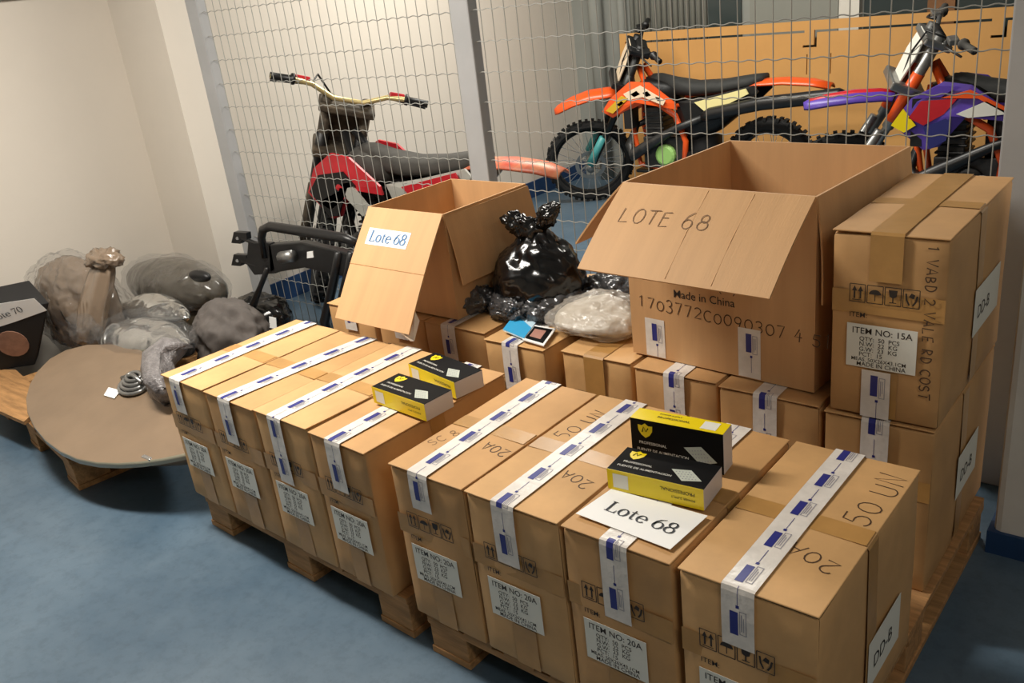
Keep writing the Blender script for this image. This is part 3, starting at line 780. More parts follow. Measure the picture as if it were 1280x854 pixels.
def parts_bag(name, label, c, rad, rz, seed, cm, film='bag_silver', n=12, psize=.02, group='clear bags of parts on the rear boxes', tall=False):
    b = thing(name, label, 'bag', c, rz, group)
    rnd = random.Random(seed)
    core = MB()
    for k in range(int(26 * rad[0] / .1)):
        r_ = math.sqrt(rnd.random()) * .8; a = rnd.uniform(0, 2 * PI); hh = rnd.uniform(.006, rad[2] * 1.25 * (1 - .6 * r_))
        p = V((rad[0] * r_ * math.cos(a), rad[1] * r_ * math.sin(a), hh + .004)); d_ = V((rnd.uniform(-1, 1), rnd.uniform(-1, 1), rnd.uniform(-.3, .3))).normalized() * rnd.uniform(.010, .024)
        core.tube([p - d_, p - d_ * .4, p + d_ * .3, p + d_], [.004, .009, .007, .004], 6)
    obj('contents', core, cm, b, kind='stuff')
    fl = blob((0, 0, rad[2] * .62), rad, seed + 2, .34, 4.2, 5, .001, .95); obj('film', fl, film, b, smooth=True)
    tl = blob((rad[0] * .95, 0, rad[2] * .35), (rad[0] * .4, rad[1] * .55, .012), seed + 4, .9, 3, 4, .001, .9); obj('film_end', tl, film, b, smooth=True)
    return b
parts_bag('parts_bag', 'clear bag of grey parts tucked against the tall-flap box', PZ(588, 386, zr), (.10, .065, .05), .5, 11, 'parts_grey')
parts_bag('parts_bag', 'small clear bag of dark parts in front of the bin bag', PZ(638, 395, zr), (.09, .05, .045), 2.8, 12, 'parts_grey')
parts_bag('parts_bag', 'crumpled clear bag of dark parts behind the leaflet', PZ(702, 395, zr), (.125, .07, .055), .7, 13, 'parts_grey')
parts_bag('parts_bag', 'flat clear bag of dark parts along the rear of the box', PZ(765, 380, zr), (.13, .06, .06), .1, 14, 'parts_grey')
big = thing('parts_bag', 'pale clear bag of beige parts leaning by the big open box', 'bag', (0, 0, 0), 0, 'clear bags of parts on the rear boxes')
bc = PZ(750, 412, zr)
def sack(q, p):
    q = q.copy(); q.z *= 1.0 + .5 * p.y; q.x *= 1 - .3 * p.y; return q
obj('contents', blob(bc + V((0, .0, .04)), (.14, .105, .055), 21, .2, 3, 4, zr + .002, .7, sack), 'parts_light', big, smooth=True)
obj('film', blob(bc + V((0, 0, .042)), (.162, .125, .062), 22, .22, 3.6, 5, zr + .001, .95, sack), 'clear_film_warm', big, smooth=True)
def flat_item(name, label, cat, px, z, mt_, t=.003):
    q = [PZ(a, b, z) for a, b in px]
    return tag(obj(name, MB().slab(q, (0, 0, 1), t), mt_), label, cat), q
lf, q = flat_item('leaflet', 'blue and white leaflet on the box under the bin bag', 'leaflet', ((629, 412), (655, 423), (674, 398), (650, 384)), zr + .012, 'pale_print', .005)
obj('print', MB().slab([q[0] + V((0, 0, .001)), q[1] + V((0, 0, .001)), (q[1] + q[2]) / 2 + V((.0, 0, .001)), q[3] * .7 + q[0] * .3 + V((0, 0, .001))], (0, 0, 1), .0005), 'cyan_print', lf)
cdp, q = flat_item('picture_card', 'white rimmed picture card beside the blue leaflet', 'card', ((653, 424), (680, 432), (695, 411), (667, 406)), zr + .010, 'paper', .004)
cq = sum(q, V()) / 4
obj('print', MB().slab([cq + (p - cq) * .82 + V((0, 0, .001)) for p in q], (0, 0, 1), .0005), 'product_black', cdp)
obj('picture', MB().slab([cq + (p - cq) * .5 + V((-.004, 0, .002)) for p in q], (0, 0, 1), .0005), 'card_picture', cdp)
q0 = PZ(716, 366, zr)
tag(obj('cardboard_scrap', MB().slab([q0 + V(p) for p in ((-.07, -.05, .03), (.05, -.06, .05), (.09, .06, .065), (-.03, .07, .045))], (0, 0, 1), .028), 'card_flap'), 'plain cardboard scrap behind the bin bag', 'cardboard')
cc = PZ(742, 366, zr); mb = MB()
for k in range(5):
    r_ = .024 + .004 * (k % 3)
    mb.tube([(cc.x + .02 + r_ * math.cos(a / 10 * 2 * PI), cc.y + .04 + r_ * .7 * math.sin(a / 10 * 2 * PI) + .004 * k, zr + .03 + .02 * math.sin(a / 10 * 2 * PI + k)) for a in range(11)], .006, 6)
tag(obj('cable_coil', mb, 'black', smooth=True), 'small black cable coil on the rear box', 'cable')

# ================================================================== PILE BY THE LEFT WALL
pallet('low wooden pallet under the wrapped parts by the white wall', (-4.68, 1.455, 0), math.radians(-9.5), 1.22, 1.0)
# loose board on the pallet
pb = [PZ(*p, .165) for p in ((-20, 462), (-20, 505), (30, 527), (62, 500), (20, 462))]
tag(obj('board', MB().slab(pb, (0, 0, 1), .018), 'wood'), 'bare brown board lying on the pallet by the black box', 'board')
# large smooth oval panel, lying tilted
pp, pn = V((0, 1.15, .175)), V((0, -.30, 1)).normalized()
outl = [(256, 560), (244, 568), (230, 571.5), (205, 577), (178, 581), (150, 583), (122, 582), (98, 578), (76, 568), (57, 554), (43, 537), (34, 518), (32, 500), (37, 482), (47, 465), (62, 449), (82, 438), (108, 431), (140, 430), (175, 436), (210, 452), (240, 480), (256, 520)]
po = [PPL(a, b, pp, pn) for a, b in outl]
# smooth the outline
po = [po[i - 1] * .2 + po[i] * .6 + po[(i + 1) % len(po)] * .2 for i in range(len(po))]
for p in po:
    if p.x > -2.775: p.x = -2.775
pc = sum(po, V()) / len(po)
disc = thing('oval_panel', 'large smooth brown oval panel with a pale rim, tilted on the pallet', 'panel', (pc.x, pc.y, .15))
rings = []
for k, (s_, up) in enumerate(((1.0, 0), (.995, .006), (.985, .010), (.97, .0105), (.8, .011), (.35, .0115), (.05, .012))):
    rings.append([pc + (p - pc) * s_ + pn * up - V((pc.x, pc.y, .15)) for p in po])
obj('rim', MB().loft([[p - pn * .014 for p in rings[0]], rings[0], rings[1], rings[2]], False), 'disc_rim', disc, smooth=True)
obj('top', MB().loft(rings[2:], True), 'disc_brown', disc)
und = [[V((p.x, p.y, 0)) * .80 + V((0, .04, .0)) for p in rings[0]], [(p - pn * .014) * .955 + V((0, 0, .004)) for p in rings[0]]]
for p in und[0]: p.z = .0
obj('underside', MB().loft(und, True), 'disc_brown', disc, smooth=True)
lq = PPL(186, 574, pp, pn) - V((pc.x, pc.y, .15))
lt = MB().box((lq.x - .03, lq.y - .012, lq.z - .012), (lq.x + .03, lq.y + .012, lq.z + .012))
obj('latch', lt, 'chrome', disc, bevel=.004)

# black box with a paper
BBX = thing('black_box', 'black box with a white Lote 70 paper, by the white wall', 'box', (0, 0, 0))
a = PZ(62, 378, .52); b = PZ(37, 350, .57); c_ = PZ(0, 391, .505)
fr_ = a + (c_ - a) * 1.5; bkv = b - a
low = PZ(44, 456, .165); low2 = low + (fr_ - a) * .95; low2.z = .165
mb = MB()
tops = [a, b, b + (fr_ - a), fr_]
bk2 = V((bkv.x * .35, bkv.y * 1.0, 0))
bots = [low, low + bk2, low2 + bk2, low2]
mb.add(tops + bots, [(0, 1, 2, 3), (7, 6, 5, 4), (0, 4, 5, 1), (1, 5, 6, 2), (2, 6, 7, 3), (3, 7, 4, 0)])
obj('body', mb, 'black_matte', BBX, bevel=.006)
fn = (tops[3] - tops[0]).cross(bots[0] - tops[0]).normalized()
if fn.y > 0: fn = -fn
def onf(px, py, l=.003): return PPL(px, py, tops[0] + fn * l, fn)
ppq = [onf(-30, 418), onf(-30, 384), onf(43, 373), onf(59, 388), onf(20, 402)]
pap = obj('paper', MB().slab(ppq, fn, .001), 'paper', BBX, label='white paper strip reading Lote 70')
bl = onf(-8, 402, .005); br = onf(42, 385, .005); tl_ = onf(-6, 386, .005)
obj('lettering', serif_mesh('Lote 70', .05).xf(plane_m(bl, br - bl, tl_ - bl)), 'ink', pap)
hc = onf(16, 430, .004); hu = (onf(30, 430, .004) - hc).normalized()
hv = fn.cross(hu)
if hv.z < 0: hv = -hv
obj('hole_patch', MB().slab([hc + hu * (.075 * math.cos(t)) + hv * (.085 * math.sin(t)) for t in [k * PI / 9 for k in range(18)]], fn, .004), 'rust_pink', BBX, label='round pinkish brown patch')

# plastic wrapped fairings
wf = thing('wrapped_fairing', 'tall brown parts bundle wrapped in clear plastic, tied at the top', 'bundle', (0, 0, 0))
c0 = PY(66, 385, 1.92)
obj('bundle', blob((c0.x + .19, 1.98, .385), (.37, .14, .26), 31, .16, 3.2, 5, .15, .7), 'film_brown', wf, smooth=True)
n0 = PY(112, 425, 1.84); n1 = PY(118, 380, 1.90); n2 = PY(127, 342, 1.96); n3 = PY(131, 325, 1.98)
rings = []
cl_ = [n0, n0.lerp(n1, .5), n1, n1.lerp(n2, .5), n2, n3]
for k, (p, wx, wy) in enumerate(zip(cl_, (.085, .095, .105, .11, .10, .075), (.05, .06, .06, .055, .045, .03))):
    rg = []
    for t_ in range(28):
        a = 2 * PI * t_ / 28; f_ = 1 + .10 * math.cos(7 * a + k * .5) + .05 * math.sin(3 * a + k)
        rg.append(p + V((wx * math.cos(a) * f_, wy * math.sin(a) * f_, .012 * math.sin(5 * a) if k == 5 else 0)))
    rings.append(rg)
obj('gathered_end', MB().loft(rings), 'film_brown', wf, smooth=True)
obj('ruff', blob(n3 + V((-.01, 0, .004)), (.12, .05, .03), 33, .9, 3.4, 4, None, 1.), 'film_brown', wf, smooth=True)
obj('film', blob((c0.x + .19, 1.98, .39), (.40, .165, .285), 34, .16, 4., 5, .15, .9), 'clear_film', wf, smooth=True)
wd = thing('wrapped_tank', 'dark wrapped tank part with a black opening, against the white wall', 'bundle', (0, 0, 0))
c0 = PY(215, 354, 2.42)
obj('tank', blob((c0.x, 2.44, c0.z - .02), (.43, .16, .15), 35, .1, 1.8, 5, None, .5), 'film_dark', wd, smooth=True)
ho = PY(250, 345, 2.28)
obj('film', blob((c0.x, 2.43, c0.z - .015), (.445, .172, .16), 39, .12, 3, 5, None, .9), 'clear_film', wd, smooth=True)
obj('hole_shade', blob(ho, (.085, .03, .03), 36, .1, 2, 3, None, .2), 'black', wd, smooth=True)  # solid black lump, its colour painting in the shade inside a hole
obj('support', blob((c0.x, 2.46, .22), (.36, .14, .14), 37, .2, 2, 4, .145, .5), 'film_dark', wd, smooth=True)
def leafy(q, p):
    q = q.copy(); q.z *= 1 - .55 * abs(p.x) ** 2; q.y *= 1 - .4 * max(0, p.x) ** 2; return q
hl = thing('headlight', 'silver headlight unit in a clear bag lying on the oval panel', 'headlight', (0, 0, 0), 0, None)
hcn = PY(179, 424, 1.90)
rt = Matrix.Rotation(math.radians(-2), 3, 'Z') @ Matrix.Rotation(math.radians(-6), 3, 'Y')
obj('lens', blob(hcn + V((0, 0, 0)), (.42, .13, .095), 41, .08, 2, 5, None, .5, leafy, rt), 'lamp_silver', hl, smooth=True)
for dx, dz in ((-.11, .03), (.07, .045)):
    ctr = hcn + V((dx, -.075, dz)); axn = V((.25, -.75, .6)).normalized()
    obj('reflector', MB().ring(ctr, axn, [(0, .058), (.012, .058), (.010, .05), (-.01, .03), (-.016, .004), (-.02, .004), (-.014, .034)], 20), 'chrome', hl, smooth=True)
obj('housing', blob(hcn + V((0, .02, -.06)), (.38, .15, .05), 42, .12, 3, 4, None, .5, leafy, rt), 'black', hl, smooth=True)
obj('bag_film', blob(hcn + V((-.01, 0, .005)), (.47, .16, .12), 43, .14, 3.5, 4, None, .9, leafy, rt), 'clear_film', hl, smooth=True)
k0 = PY(104, 410, 1.78)
obj('bag_knot', blob(k0, (.09, .04, .05), 44, .8, 3, 3, None, 1.), 'clear_film', hl, smooth=True)
h2_ = PY(195, 388, 2.14)
h2o = thing('chrome_lamp', 'bright chrome lamp part wedged between the wrapped tank and headlight', 'headlight', (0, 0, 0))
obj('lens', blob(h2_, (.29, .1, .08), 45, .1, 2, 5, None, .5, leafy), 'lamp_silver', h2o, smooth=True)
obj('backing', blob(h2_ + V((0, .0, -.12)), (.24, .08, .12), 46, .15, 2, 4, None, .5), 'film_dark', h2o, smooth=True)
gc = PY(277, 412, 2.12)
tag(obj('grey_cloth', blob((gc.x + .03, 2.14, .30), (.21, .15, .19), 47, .22, 2., 5, .146, .6), 'cloth_grey', smooth=True), 'crumpled dark grey cloth bundle beside the first carton', 'cloth')
bw = [PPL(a, b, pp + V((0, 0, .09)), pn) for a, b in ((228, 428), (213, 440), (200, 452), (196, 464), (201, 480), (210, 494))]
bw_ = MB().tube(bw, [.04, .058, .07, .062, .05, .03], 24)
bw_.v = [tuple(V((p[0], p[1], p[2])) + noise.noise_vector(V(p) * 16) * .04 + noise.noise_vector(V(p) * 40) * .014) for p in bw_.v]
tag(obj('bubble_wrap', bw_, 'bubble_grey', smooth=True), 'grey bubble wrap roll lying on the oval panel', 'wrap')
cl = thing('cable_bundle', 'grey cable bundle with a small white tag on the oval panel', 'cable', (0, 0, 0))
p0 = PPL(167, 482, pp + V((0, 0, .025)), pn); mb = MB()
for k in range(4):
    ra, rb = .085 - .014 * k, .05 - .008 * k
    mb.tube([p0 + V((ra * math.cos(t), rb * math.sin(t) + .004 * k, .012 * k + rb * math.sin(t) * .3)) for t in [i * 2 * PI / 16 for i in range(17)]], .009, 6)
mb.tube([p0 + V((-.08, 0, .02)), p0 + V((0, .01, .045)), p0 + V((.08, .0, .03))], .01, 6)
obj('coil', mb, 'alu', cl, smooth=True)
tq = [PPL(a, b, pp + V((0, 0, .018)), pn) for a, b in ((130, 494), (143, 498), (151, 488), (136, 484))]
obj('tag', MB().slab(tq, pn, .002), 'paper', cl, label='small white tag')

# black metal carrier frame in front of the fence
fr = thing('metal_frame', 'black metal carrier frame standing by the fence post', 'frame', (0, 0, 0))
Yq = 2.55
def Q(px, py, dy=0.): return PY(px, py, Yq + dy)
obj('top_tube', MB().tube([Q(332, 322), Q(327, 298), Q(329, 287), Q(338, 283), Q(390, 291), Q(432, 298), Q(446, 304)], [.018, .02, .022, .024, .026, .024, .02], 10), 'black_metal', fr, smooth=True)
obj('post_plate', MB().slab([Q(310, 303), Q(338, 304), Q(345, 342), Q(318, 344), Q(308, 330)], (0, -1, 0), .03), 'black_metal', fr, bevel=.004)
for py in (297, 325):
    d_ = MB().slab([Q(292, py - 7), Q(308, py - 6), Q(309, py + 3), Q(303, py + 4), Q(300, py + 8), Q(289, py + 7)], (0, -1, 0), .03)
    d_.tube([Q(304, py + 1, .01), Q(322, py + 8, .01)], .012, 8)
    lg = obj('lug', d_, 'black_metal', fr, bevel=.003)
    obj('bolt', MB().tube([Q(297, py + 1, -.004), Q(297, py + 1, .02)], .009, 8), 'alu', lg)
obj('cross_beam', MB().slab([Q(335, 306), Q(375, 303), Q(440, 318), Q(438, 348), Q(380, 335), Q(338, 342)], (0, -1, 0), .05), 'black_metal', fr, bevel=.006)
obj('light_reflector', MB().slab([Q(384, 315, -.004), Q(391, 314, -.004), Q(392, 322, -.004), Q(384, 323, -.004)], (0, -1, 0), .004), 'paper', fr)
obj('joint', MB().tube([Q(352, 322, -.03), Q(366, 320, -.03)], .03, 10), 'alu', fr, smooth=True)
fl_ = PZ(300, 412, .0)
obj('strut', MB().tube([Q(335, 335), Q(326, 358), Q(315, 385), Q(308, 400)], [.014, .014, .022, .022], 8), 'black_metal', fr, smooth=True)
for dx in (0, 16):
    t0, t1 = Q(424 + dx, 315), Q(406 + dx, 402)
    obj('leg', MB().tube([t0, Q(420 + dx, 340), t1, V((t1.x, Yq, .02))], [.02, .022, .024, .022], 8), 'black_metal', fr, smooth=True)
sb = PY(316, 402, 2.6)
tag(obj('black_bag', blob((sb.x + .02, 2.63, .13), (.2, .13, .16), 51, .3, 2.4, 4, .001, .8), 'bag_black', smooth=True), 'crumpled black plastic bag at the foot of the metal frame', 'bag')
tq = PY(340, 404, 2.53)
tag(obj('paper_tag', MB().slab([tq + V(p) for p in ((-.03, 0, -.03), (.03, 0, -.03), (.03, .01, .03), (-.025, .01, .03))], (0, -1, .2), .003), 'paper'), 'small white paper tag stuck on the black bag', 'tag')

# ================================================================== REAR: leaning cardboard panel
yp = 6.5
P = lambda px, py: PY(px, py, yp)
ptl, ptr = P(775, 43), P(1278, 9)
zt_ = 1.225
pnl = thing('corrugated_sheet', 'long slotted orange-brown cardboard sheet leaning on the rear wall', 'cardboard', (0, 0, 0))
SLOTS = [(-3.97, 1.145, -2.49, 1.162), (-2.40, 1.145, -1.29, 1.162), (-1.2, 1.145, -.62, 1.162), (-2.42, 1.062, -2.40, 1.162), (-2.50, 1.045, -2.40, 1.062),
         (-1.22, 1.062, -1.2, 1.162), (-1.29, 1.045, -1.2, 1.062), (-2.47, .86, -2.463, 1.0), (-2.30, .86, -2.293, 1.0)]
gx = sorted({-4.02, -.6} | {q for t_ in SLOTS for q in (t_[0], t_[2])}); gz = sorted({0., zt_} | {q for t_ in SLOTS for q in (t_[1], t_[3])})
nx, nz = len(gx), len(gz); TH = .02
def hole(i_, k_):
    if i_ < 0 or k_ < 0 or i_ >= nx - 1 or k_ >= nz - 1: return True
    cx, cz = (gx[i_] + gx[i_ + 1]) / 2, (gz[k_] + gz[k_ + 1]) / 2
    return any(t_[0] < cx < t_[2] and t_[1] < cz < t_[3] for t_ in SLOTS)
fy = lambda z_: yp - .05 + .05 * z_ / zt_
vs = [(x_, fy(z_), z_) for x_ in gx for z_ in gz] + [(x_, fy(z_) + TH, z_) for x_ in gx for z_ in gz]
ix = lambda i_, k_, b_=0: b_ * nx * nz + i_ * nz + k_
fs = []
for i_ in range(nx - 1):
    for k_ in range(nz - 1):
        if hole(i_, k_): continue
        q = [(i_, k_), (i_ + 1, k_), (i_ + 1, k_ + 1), (i_, k_ + 1)]
        fs += [tuple(ix(*p) for p in q), tuple(ix(*p, 1) for p in reversed(q))]
        for (di, dk), (p, r_) in zip(((0, -1), (1, 0), (0, 1), (-1, 0)), ((0, 1), (1, 2), (2, 3), (3, 0))):
            if hole(i_ + di, k_ + dk): fs.append((ix(*q[p]), ix(*q[p], 1), ix(*q[r_], 1), ix(*q[r_])))
obj('sheet', MB().add(vs, fs), 'panel_card', pnl)

# ================================================================== DIRT BIKES
def rr(x, w_, z0, z1, n=14, p=2.6, yc=0.):
    out = []
    for i in range(n):
        a = 2 * PI * i / n; c_, s_ = math.cos(a), math.sin(a)
        out.append((x, yc + w_ / 2 * math.copysign(abs(c_) ** (2 / p), c_), (z0 + z1) / 2 + (z1 - z0) / 2 * math.copysign(abs(s_) ** (2 / p), s_)))
    return out
def wheel(par, name, c, R, rw, hubc='alu', disc_r=.12):
    c = V(c); n = 44
    prof = [(math.cos(a) * rw, R - rw * .95 + math.sin(a) * rw * .8) for a in [k * 2 * PI / 10 for k in range(10)]]
    tb = MB().ring(c, (0, 1, 0), prof, n)
    for i in range(n):                       # knobs
        a = 2 * PI * (i + .5) / n
        for (yy, hw, ro) in (((-.6, .28, .0), (.6, .28, .0)) if i % 2 else ((0., .42, .006),)):
            r0, r1 = R - rw * .45, R + ro; d = .0115
            def pt(r_, da, y): return c + V((math.cos(a + da / r_) * r_, y, math.sin(a + da / r_) * r_))
            y0, y1 = (yy - hw) * rw, (yy + hw) * rw
            vs = [pt(r_, s_, y) for r_ in (r0, r1) for s_ in (-d, d) for y in (y0, y1)]
            tb.add(vs, [(0, 1, 3, 2), (4, 6, 7, 5), (0, 4, 5, 1), (2, 3, 7, 6), (0, 2, 6, 4), (1, 5, 7, 3)])
    tire = obj(name, tb, 'rubber', par)
    rim = MB().ring(c, (0, 1, 0), [(-.022, R - rw * 1.75), (.022, R - rw * 1.75), (.018, R - rw * 2.0), (-.018, R - rw * 2.0)], 36)
    obj('rim', rim, 'black', tire, smooth=False)
    obj('hub', MB().tube([c + V((0, -.06, 0)), c + V((0, -.03, 0)), c + V((0, .03, 0)), c + V((0, .06, 0))], [.03, .022, .022, .03], 12), hubc, tire, smooth=True)
    sp = MB()
    for i in range(28):
        a = 2 * PI * i / 28; a2 = a + (.5 if i % 4 < 2 else -.5); y = .045 if i % 2 else -.045
        sp.tube([c + V((.028 * math.cos(a2), y, .028 * math.sin(a2))), c + V(((R - rw * 1.95) * math.cos(a), 0, (R - rw * 1.95) * math.sin(a)))], .0022, 4)
    obj('spokes', sp, 'chrome', tire, kind='stuff')
    dk = MB().ring(c + V((0, -.065, 0)), (0, 1, 0), [(-.002, disc_r - .03), (.002, disc_r - .03), (.002, disc_r), (-.002, disc_r)], 28)
    for i in range(6):
        a = i * PI / 3; dk.tube([c + V((.03 * math.cos(a), -.065, .03 * math.sin(a))), c + V(((disc_r - .02) * math.cos(a + .4), -.065, (disc_r - .02) * math.sin(a + .4)))], .005, 4)
    obj('brake_disc', dk, 'alu', tire)
    return tire
def side_poly(pts, y, t=.012, curve=.0):
    """outline (x,z) on the plane y, bent outwards by curve at its middle"""
    k = len(pts); cx = sum(p[0] for p in pts) / k; cz = sum(p[1] for p in pts) / k; sg = 1 if y > 0 else -1
    vs = [(p[0], y, p[1]) for p in pts] + [(cx, y + sg * curve, cz)] + [(p[0], y - sg * t, p[1]) for p in pts]
    fs = [(i, (i + 1) % k, k) for i in range(k)] + [(i, (i + 1) % k, k + 1 + (i + 1) % k, k + 1 + i) for i in range(k)] + [tuple(range(2 * k, k, -1))]
    return MB().add(vs, fs)
def dirt_bike(label, loc, rz, steer, c, lean=0., group='dirt bikes behind the fence'):
    """front axle over the origin, tail towards +x, near side -y"""
    b = thing('dirt_bike', label, 'motorbike', loc, rz, group)
    b.rotation_euler = (lean, 0, rz); b.location.z = c.get('loz', 0)
    R = .345; rake = math.radians(27.5); ax = V((math.sin(rake), 0, math.cos(rake)))
    piv = V((.075, 0, .34))
    ST = Matrix.Translation(piv) @ Matrix.Rotation(steer, 4, ax) @ Matrix.Translation(-piv)
    def st(o, mb=None): return o
    def sobj(name, mb, mt_, par=None, **k): return obj(name, mb.xf(ST), mt_, par or b, **k)
    # --- steering assembly
    fw = wheel(b, 'front_wheel', (0, 0, R), R, .042)
    for o in [fw] + list(fw.children):
        o.data.transform(ST)
    def up(s_, y=0, f=0): return piv + ax * s_ + V((-math.cos(rake) * f, y, math.sin(rake) * f))
    for y in (-.105, .105):
        lg = sobj('fork_leg', MB().tube([up(.0, y, .06), up(.42, y, .03), up(.43, y, .03), up(.98, y, .03)], [.024, .024, .033, .031], 12), c.get('fork', 'black'), smooth=True)
        sobj('fork_guard', MB().tube([up(.0, y * 1.12, .08), up(.18 * c.get('gl', 1), y * 1.12, .075), up(.40 * c.get('gl', 1), y * 1.1, .062)], [.036, .03, .028], 8), c.get('guard', 'black'), lg, smooth=True)
        sobj('fork_sticker', MB().tube([up(.47, y, .03), up(.76, y, .03)], .0345, 12), c.get('forkst', 'black'), lg, smooth=True)
        sobj('axle_lug', MB().tube([V((0, y - .03, R)), V((0, y + .03, R))], .035, 10), 'alu', lg, smooth=True)
    sobj('lower_clamp', MB().box((-.14, -.15, -.025), (.05, .15, .025)).xf(plane_m(up(.66), (math.cos(rake), 0, -math.sin(rake)), (0, 1, 0))), c.get('clamp', 'black'), bevel=.01)
    sobj('upper_clamp', MB().box((-.10, -.15, -.02), (.05, .15, .02)).xf(plane_m(up(.93), (math.cos(rake), 0, -math.sin(rake)), (0, 1, 0))), c.get('clamp', 'black'), bevel=.01)
    hb = up(c.get('barh', .96))
    bar = [hb + V((.10, -.41, .05)), hb + V((.07, -.30, .055)), hb + V((.035, -.20, .05)), hb + V((.0, -.08, 0)), hb + V((0, .08, 0)), hb + V((.035, .20, .05)), hb + V((.07, .30, .055)), hb + V((.10, .41, .05))]
    hbo = sobj('handlebar', MB().tube(bar, .014, 10), c.get('bar', 'brass'), smooth=True)
    for s_ in (0, 1):
        e0, e1 = (bar[0], bar[1]) if s_ == 0 else (bar[7], bar[6])
        sobj('grip', MB().tube([e0, e0.lerp(e1, .05), e0.lerp(e1, .9), e0.lerp(e1, .95), e0.lerp(e1, 1.08)], [.02, .019, .018, .03, .03], 10), c.get('grip', 'black'), hbo, smooth=True)
        m1 = bar[2] if s_ == 0 else bar[5]
        sobj('lever', MB().tube([m1 + V((-.02, 0, .005)), m1.lerp(e0, .35) + V((-.07, 0, -.005)), e0 + V((-.06, 0, -.02))], [.012, .008, .006], 6), 'black_metal', hbo, smooth=True)
        sobj('master_cylinder', MB().box((-.03, -.04, -.012), (.02, .04, .02)).xf(Matrix.Translation(m1.lerp(e1, .5) + V((-.02, 0, .01)))), c.get('perch', 'black'), hbo, bevel=.006)
    if not c.get('nopad'): sobj('bar_pad', MB().tube([hb + V((0, -.10, .035)), hb + V((0, .10, .035))], .026, 10), c.get('pad', 'black'), hbo, smooth=True)
    sobj('cable', MB().tube([bar[2], bar[2] + V((-.12, .03, .06)), hb + V((-.14, -.02, -.05)), up(.78, -.05, .1), up(.5, -.1, .06)], .006, 6), 'black', hbo, smooth=True)
    # number plate
    pl = [(-.09, -.02), (.09, -.02), (.115, .12), (.08, .25), (-.08, .25), (-.115, .12)]
    mp = plane_m(up(.70, 0, .085), (0, 1, 0), ax)
    sobj('number_plate', MB().slab([(x, y, 0) for x, y in pl], (0, 0, 1), .012).xf(mp), c['plate'], bevel=.004)
    # front fender
    def fend(xs, ws, zs, th=.012):
        rings = []
        for x, w_, z in zip(xs, ws, zs):
            top = [(x, w_ / 2 * t, z - .028 * abs(t) ** 2.5) for t in (-1, -.6, -.25, .25, .6, 1)]
            rings.append(top + [(a, q, zz - th) for a, q, zz in reversed(top)])
        return MB().loft(rings)
    fx, fwid, fz = (-.20, -.17, -.06, .08, .22, .30, .42, .54), (.04, .12, .16, .18, .17, .14, .13, .10), c.get('fz', (.83, .85, .89, .915, .91, .90, .845, .775))
    fo = sobj('front_fender', fend(fx, fwid, fz), c['fender'], smooth=True)
    if c.get('fender_top'): sobj('fender_stripe', fend(fx[1:6], [q_ * .45 for q_ in fwid[1:6]], [q_ + .008 for q_ in fz[1:6]]), c['fender_top'], fo, smooth=True)
    if c.get('fender_side'):
        for sg in (-1, 1):
            sobj('fender_sticker', MB().slab([V((x, sg * w_ / 2 * 1.02, z - .03)) for x, w_, z in list(zip(fx, fwid, fz))[1:6]] + [V((x, sg * w_ / 2 * 1.02, z - .075)) for x, w_, z in reversed(list(zip(fx, fwid, fz))[2:6])], (0, sg, 0), .006), c['fender_side'], fo)
    # --- frame and engine
    HD = up(.8) + V((.05, 0, 0)); fm = MB()
    for y in (-.11, .11):
        fm.tube([HD + V((0, y * .3, 0)), (.62, y * .9, .82), (.82, y, .70), (.90, y * 1.1, .52), (.88, y * 1.1, .32)], .022, 8)
        fm.tube([HD + V((0, y * .3, -.12)), (.45, y * .7, .60), (.50, y * .8, .34), (.88, y * 1.0, .30)], .02, 8)
        fm.tube([(.78, y * .8, .76), (1.15, y * .8, .82), (1.35, y * .7, .86)], .014, 8)
        fm.tube([(.88, y * .8, .55), (1.15, y * .8, .78)], .013, 8)
    obj('frame', fm, c['frame'], b, smooth=True)
    en = MB().box((.55, -.12, .32), (.88, .12, .55)); en.box((.56, -.09, .55), (.70, .09, .76))
    for k in range(5): en.box((.545, -.1, .56 + k * .04), (.715, .1, .575 + k * .04))
    eo = obj('engine', en, 'engine', b, bevel=.015)
    obj('clutch_cover', MB().tube([(.74, -.155, .42), (.74, -.145, .42), (.74, -.11, .42)], [.06, .078, .08], 18), c.get('cover', 'engine'), eo)
    obj('skid_plate', MB().box((.47, -.12, .28), (.86, .12, .305)), 'black', b, bevel=.01)
    ex = MB().tube([(.56, -.03, .66), (.46, -.05, .62), (.42, -.10, .48), (.48, -.15, .42), (.62, -.17, .50), (.85, -.16, .62), (1.08, -.15, .70)], [.022, .024, .035, .045, .04, .026, .024], 12)
    xo = obj('exhaust_pipe', ex, c.get('pipe', 'alu'), b, smooth=True)
    obj('muffler', MB().tube(c.get('muf', [(1.06, -.16, .70), (1.12, -.165, .71), (1.3, -.17, .74), (1.48, -.17, .77), (1.52, -.17, .78)]), [.03, .045, .045, .045, .03], 14), c.get('muffler', 'black_metal'), xo, smooth=True)
    # radiator, tank, shrouds
    for sg in (-1, 1):
        obj('radiator', MB().box((.44, sg * .08 if sg > 0 else -.19, .62), (.50, .19 if sg > 0 else -.08, .88)), 'black_metal', b)
    tk = MB().loft([rr(.50, .12, .84, .94), rr(.56, .22, .80, .97), rr(.68, .24, .78, .955), rr(.80, .18, .78, .92)])
    obj('tank', tk, c.get('tank', 'black'), b, smooth=True)
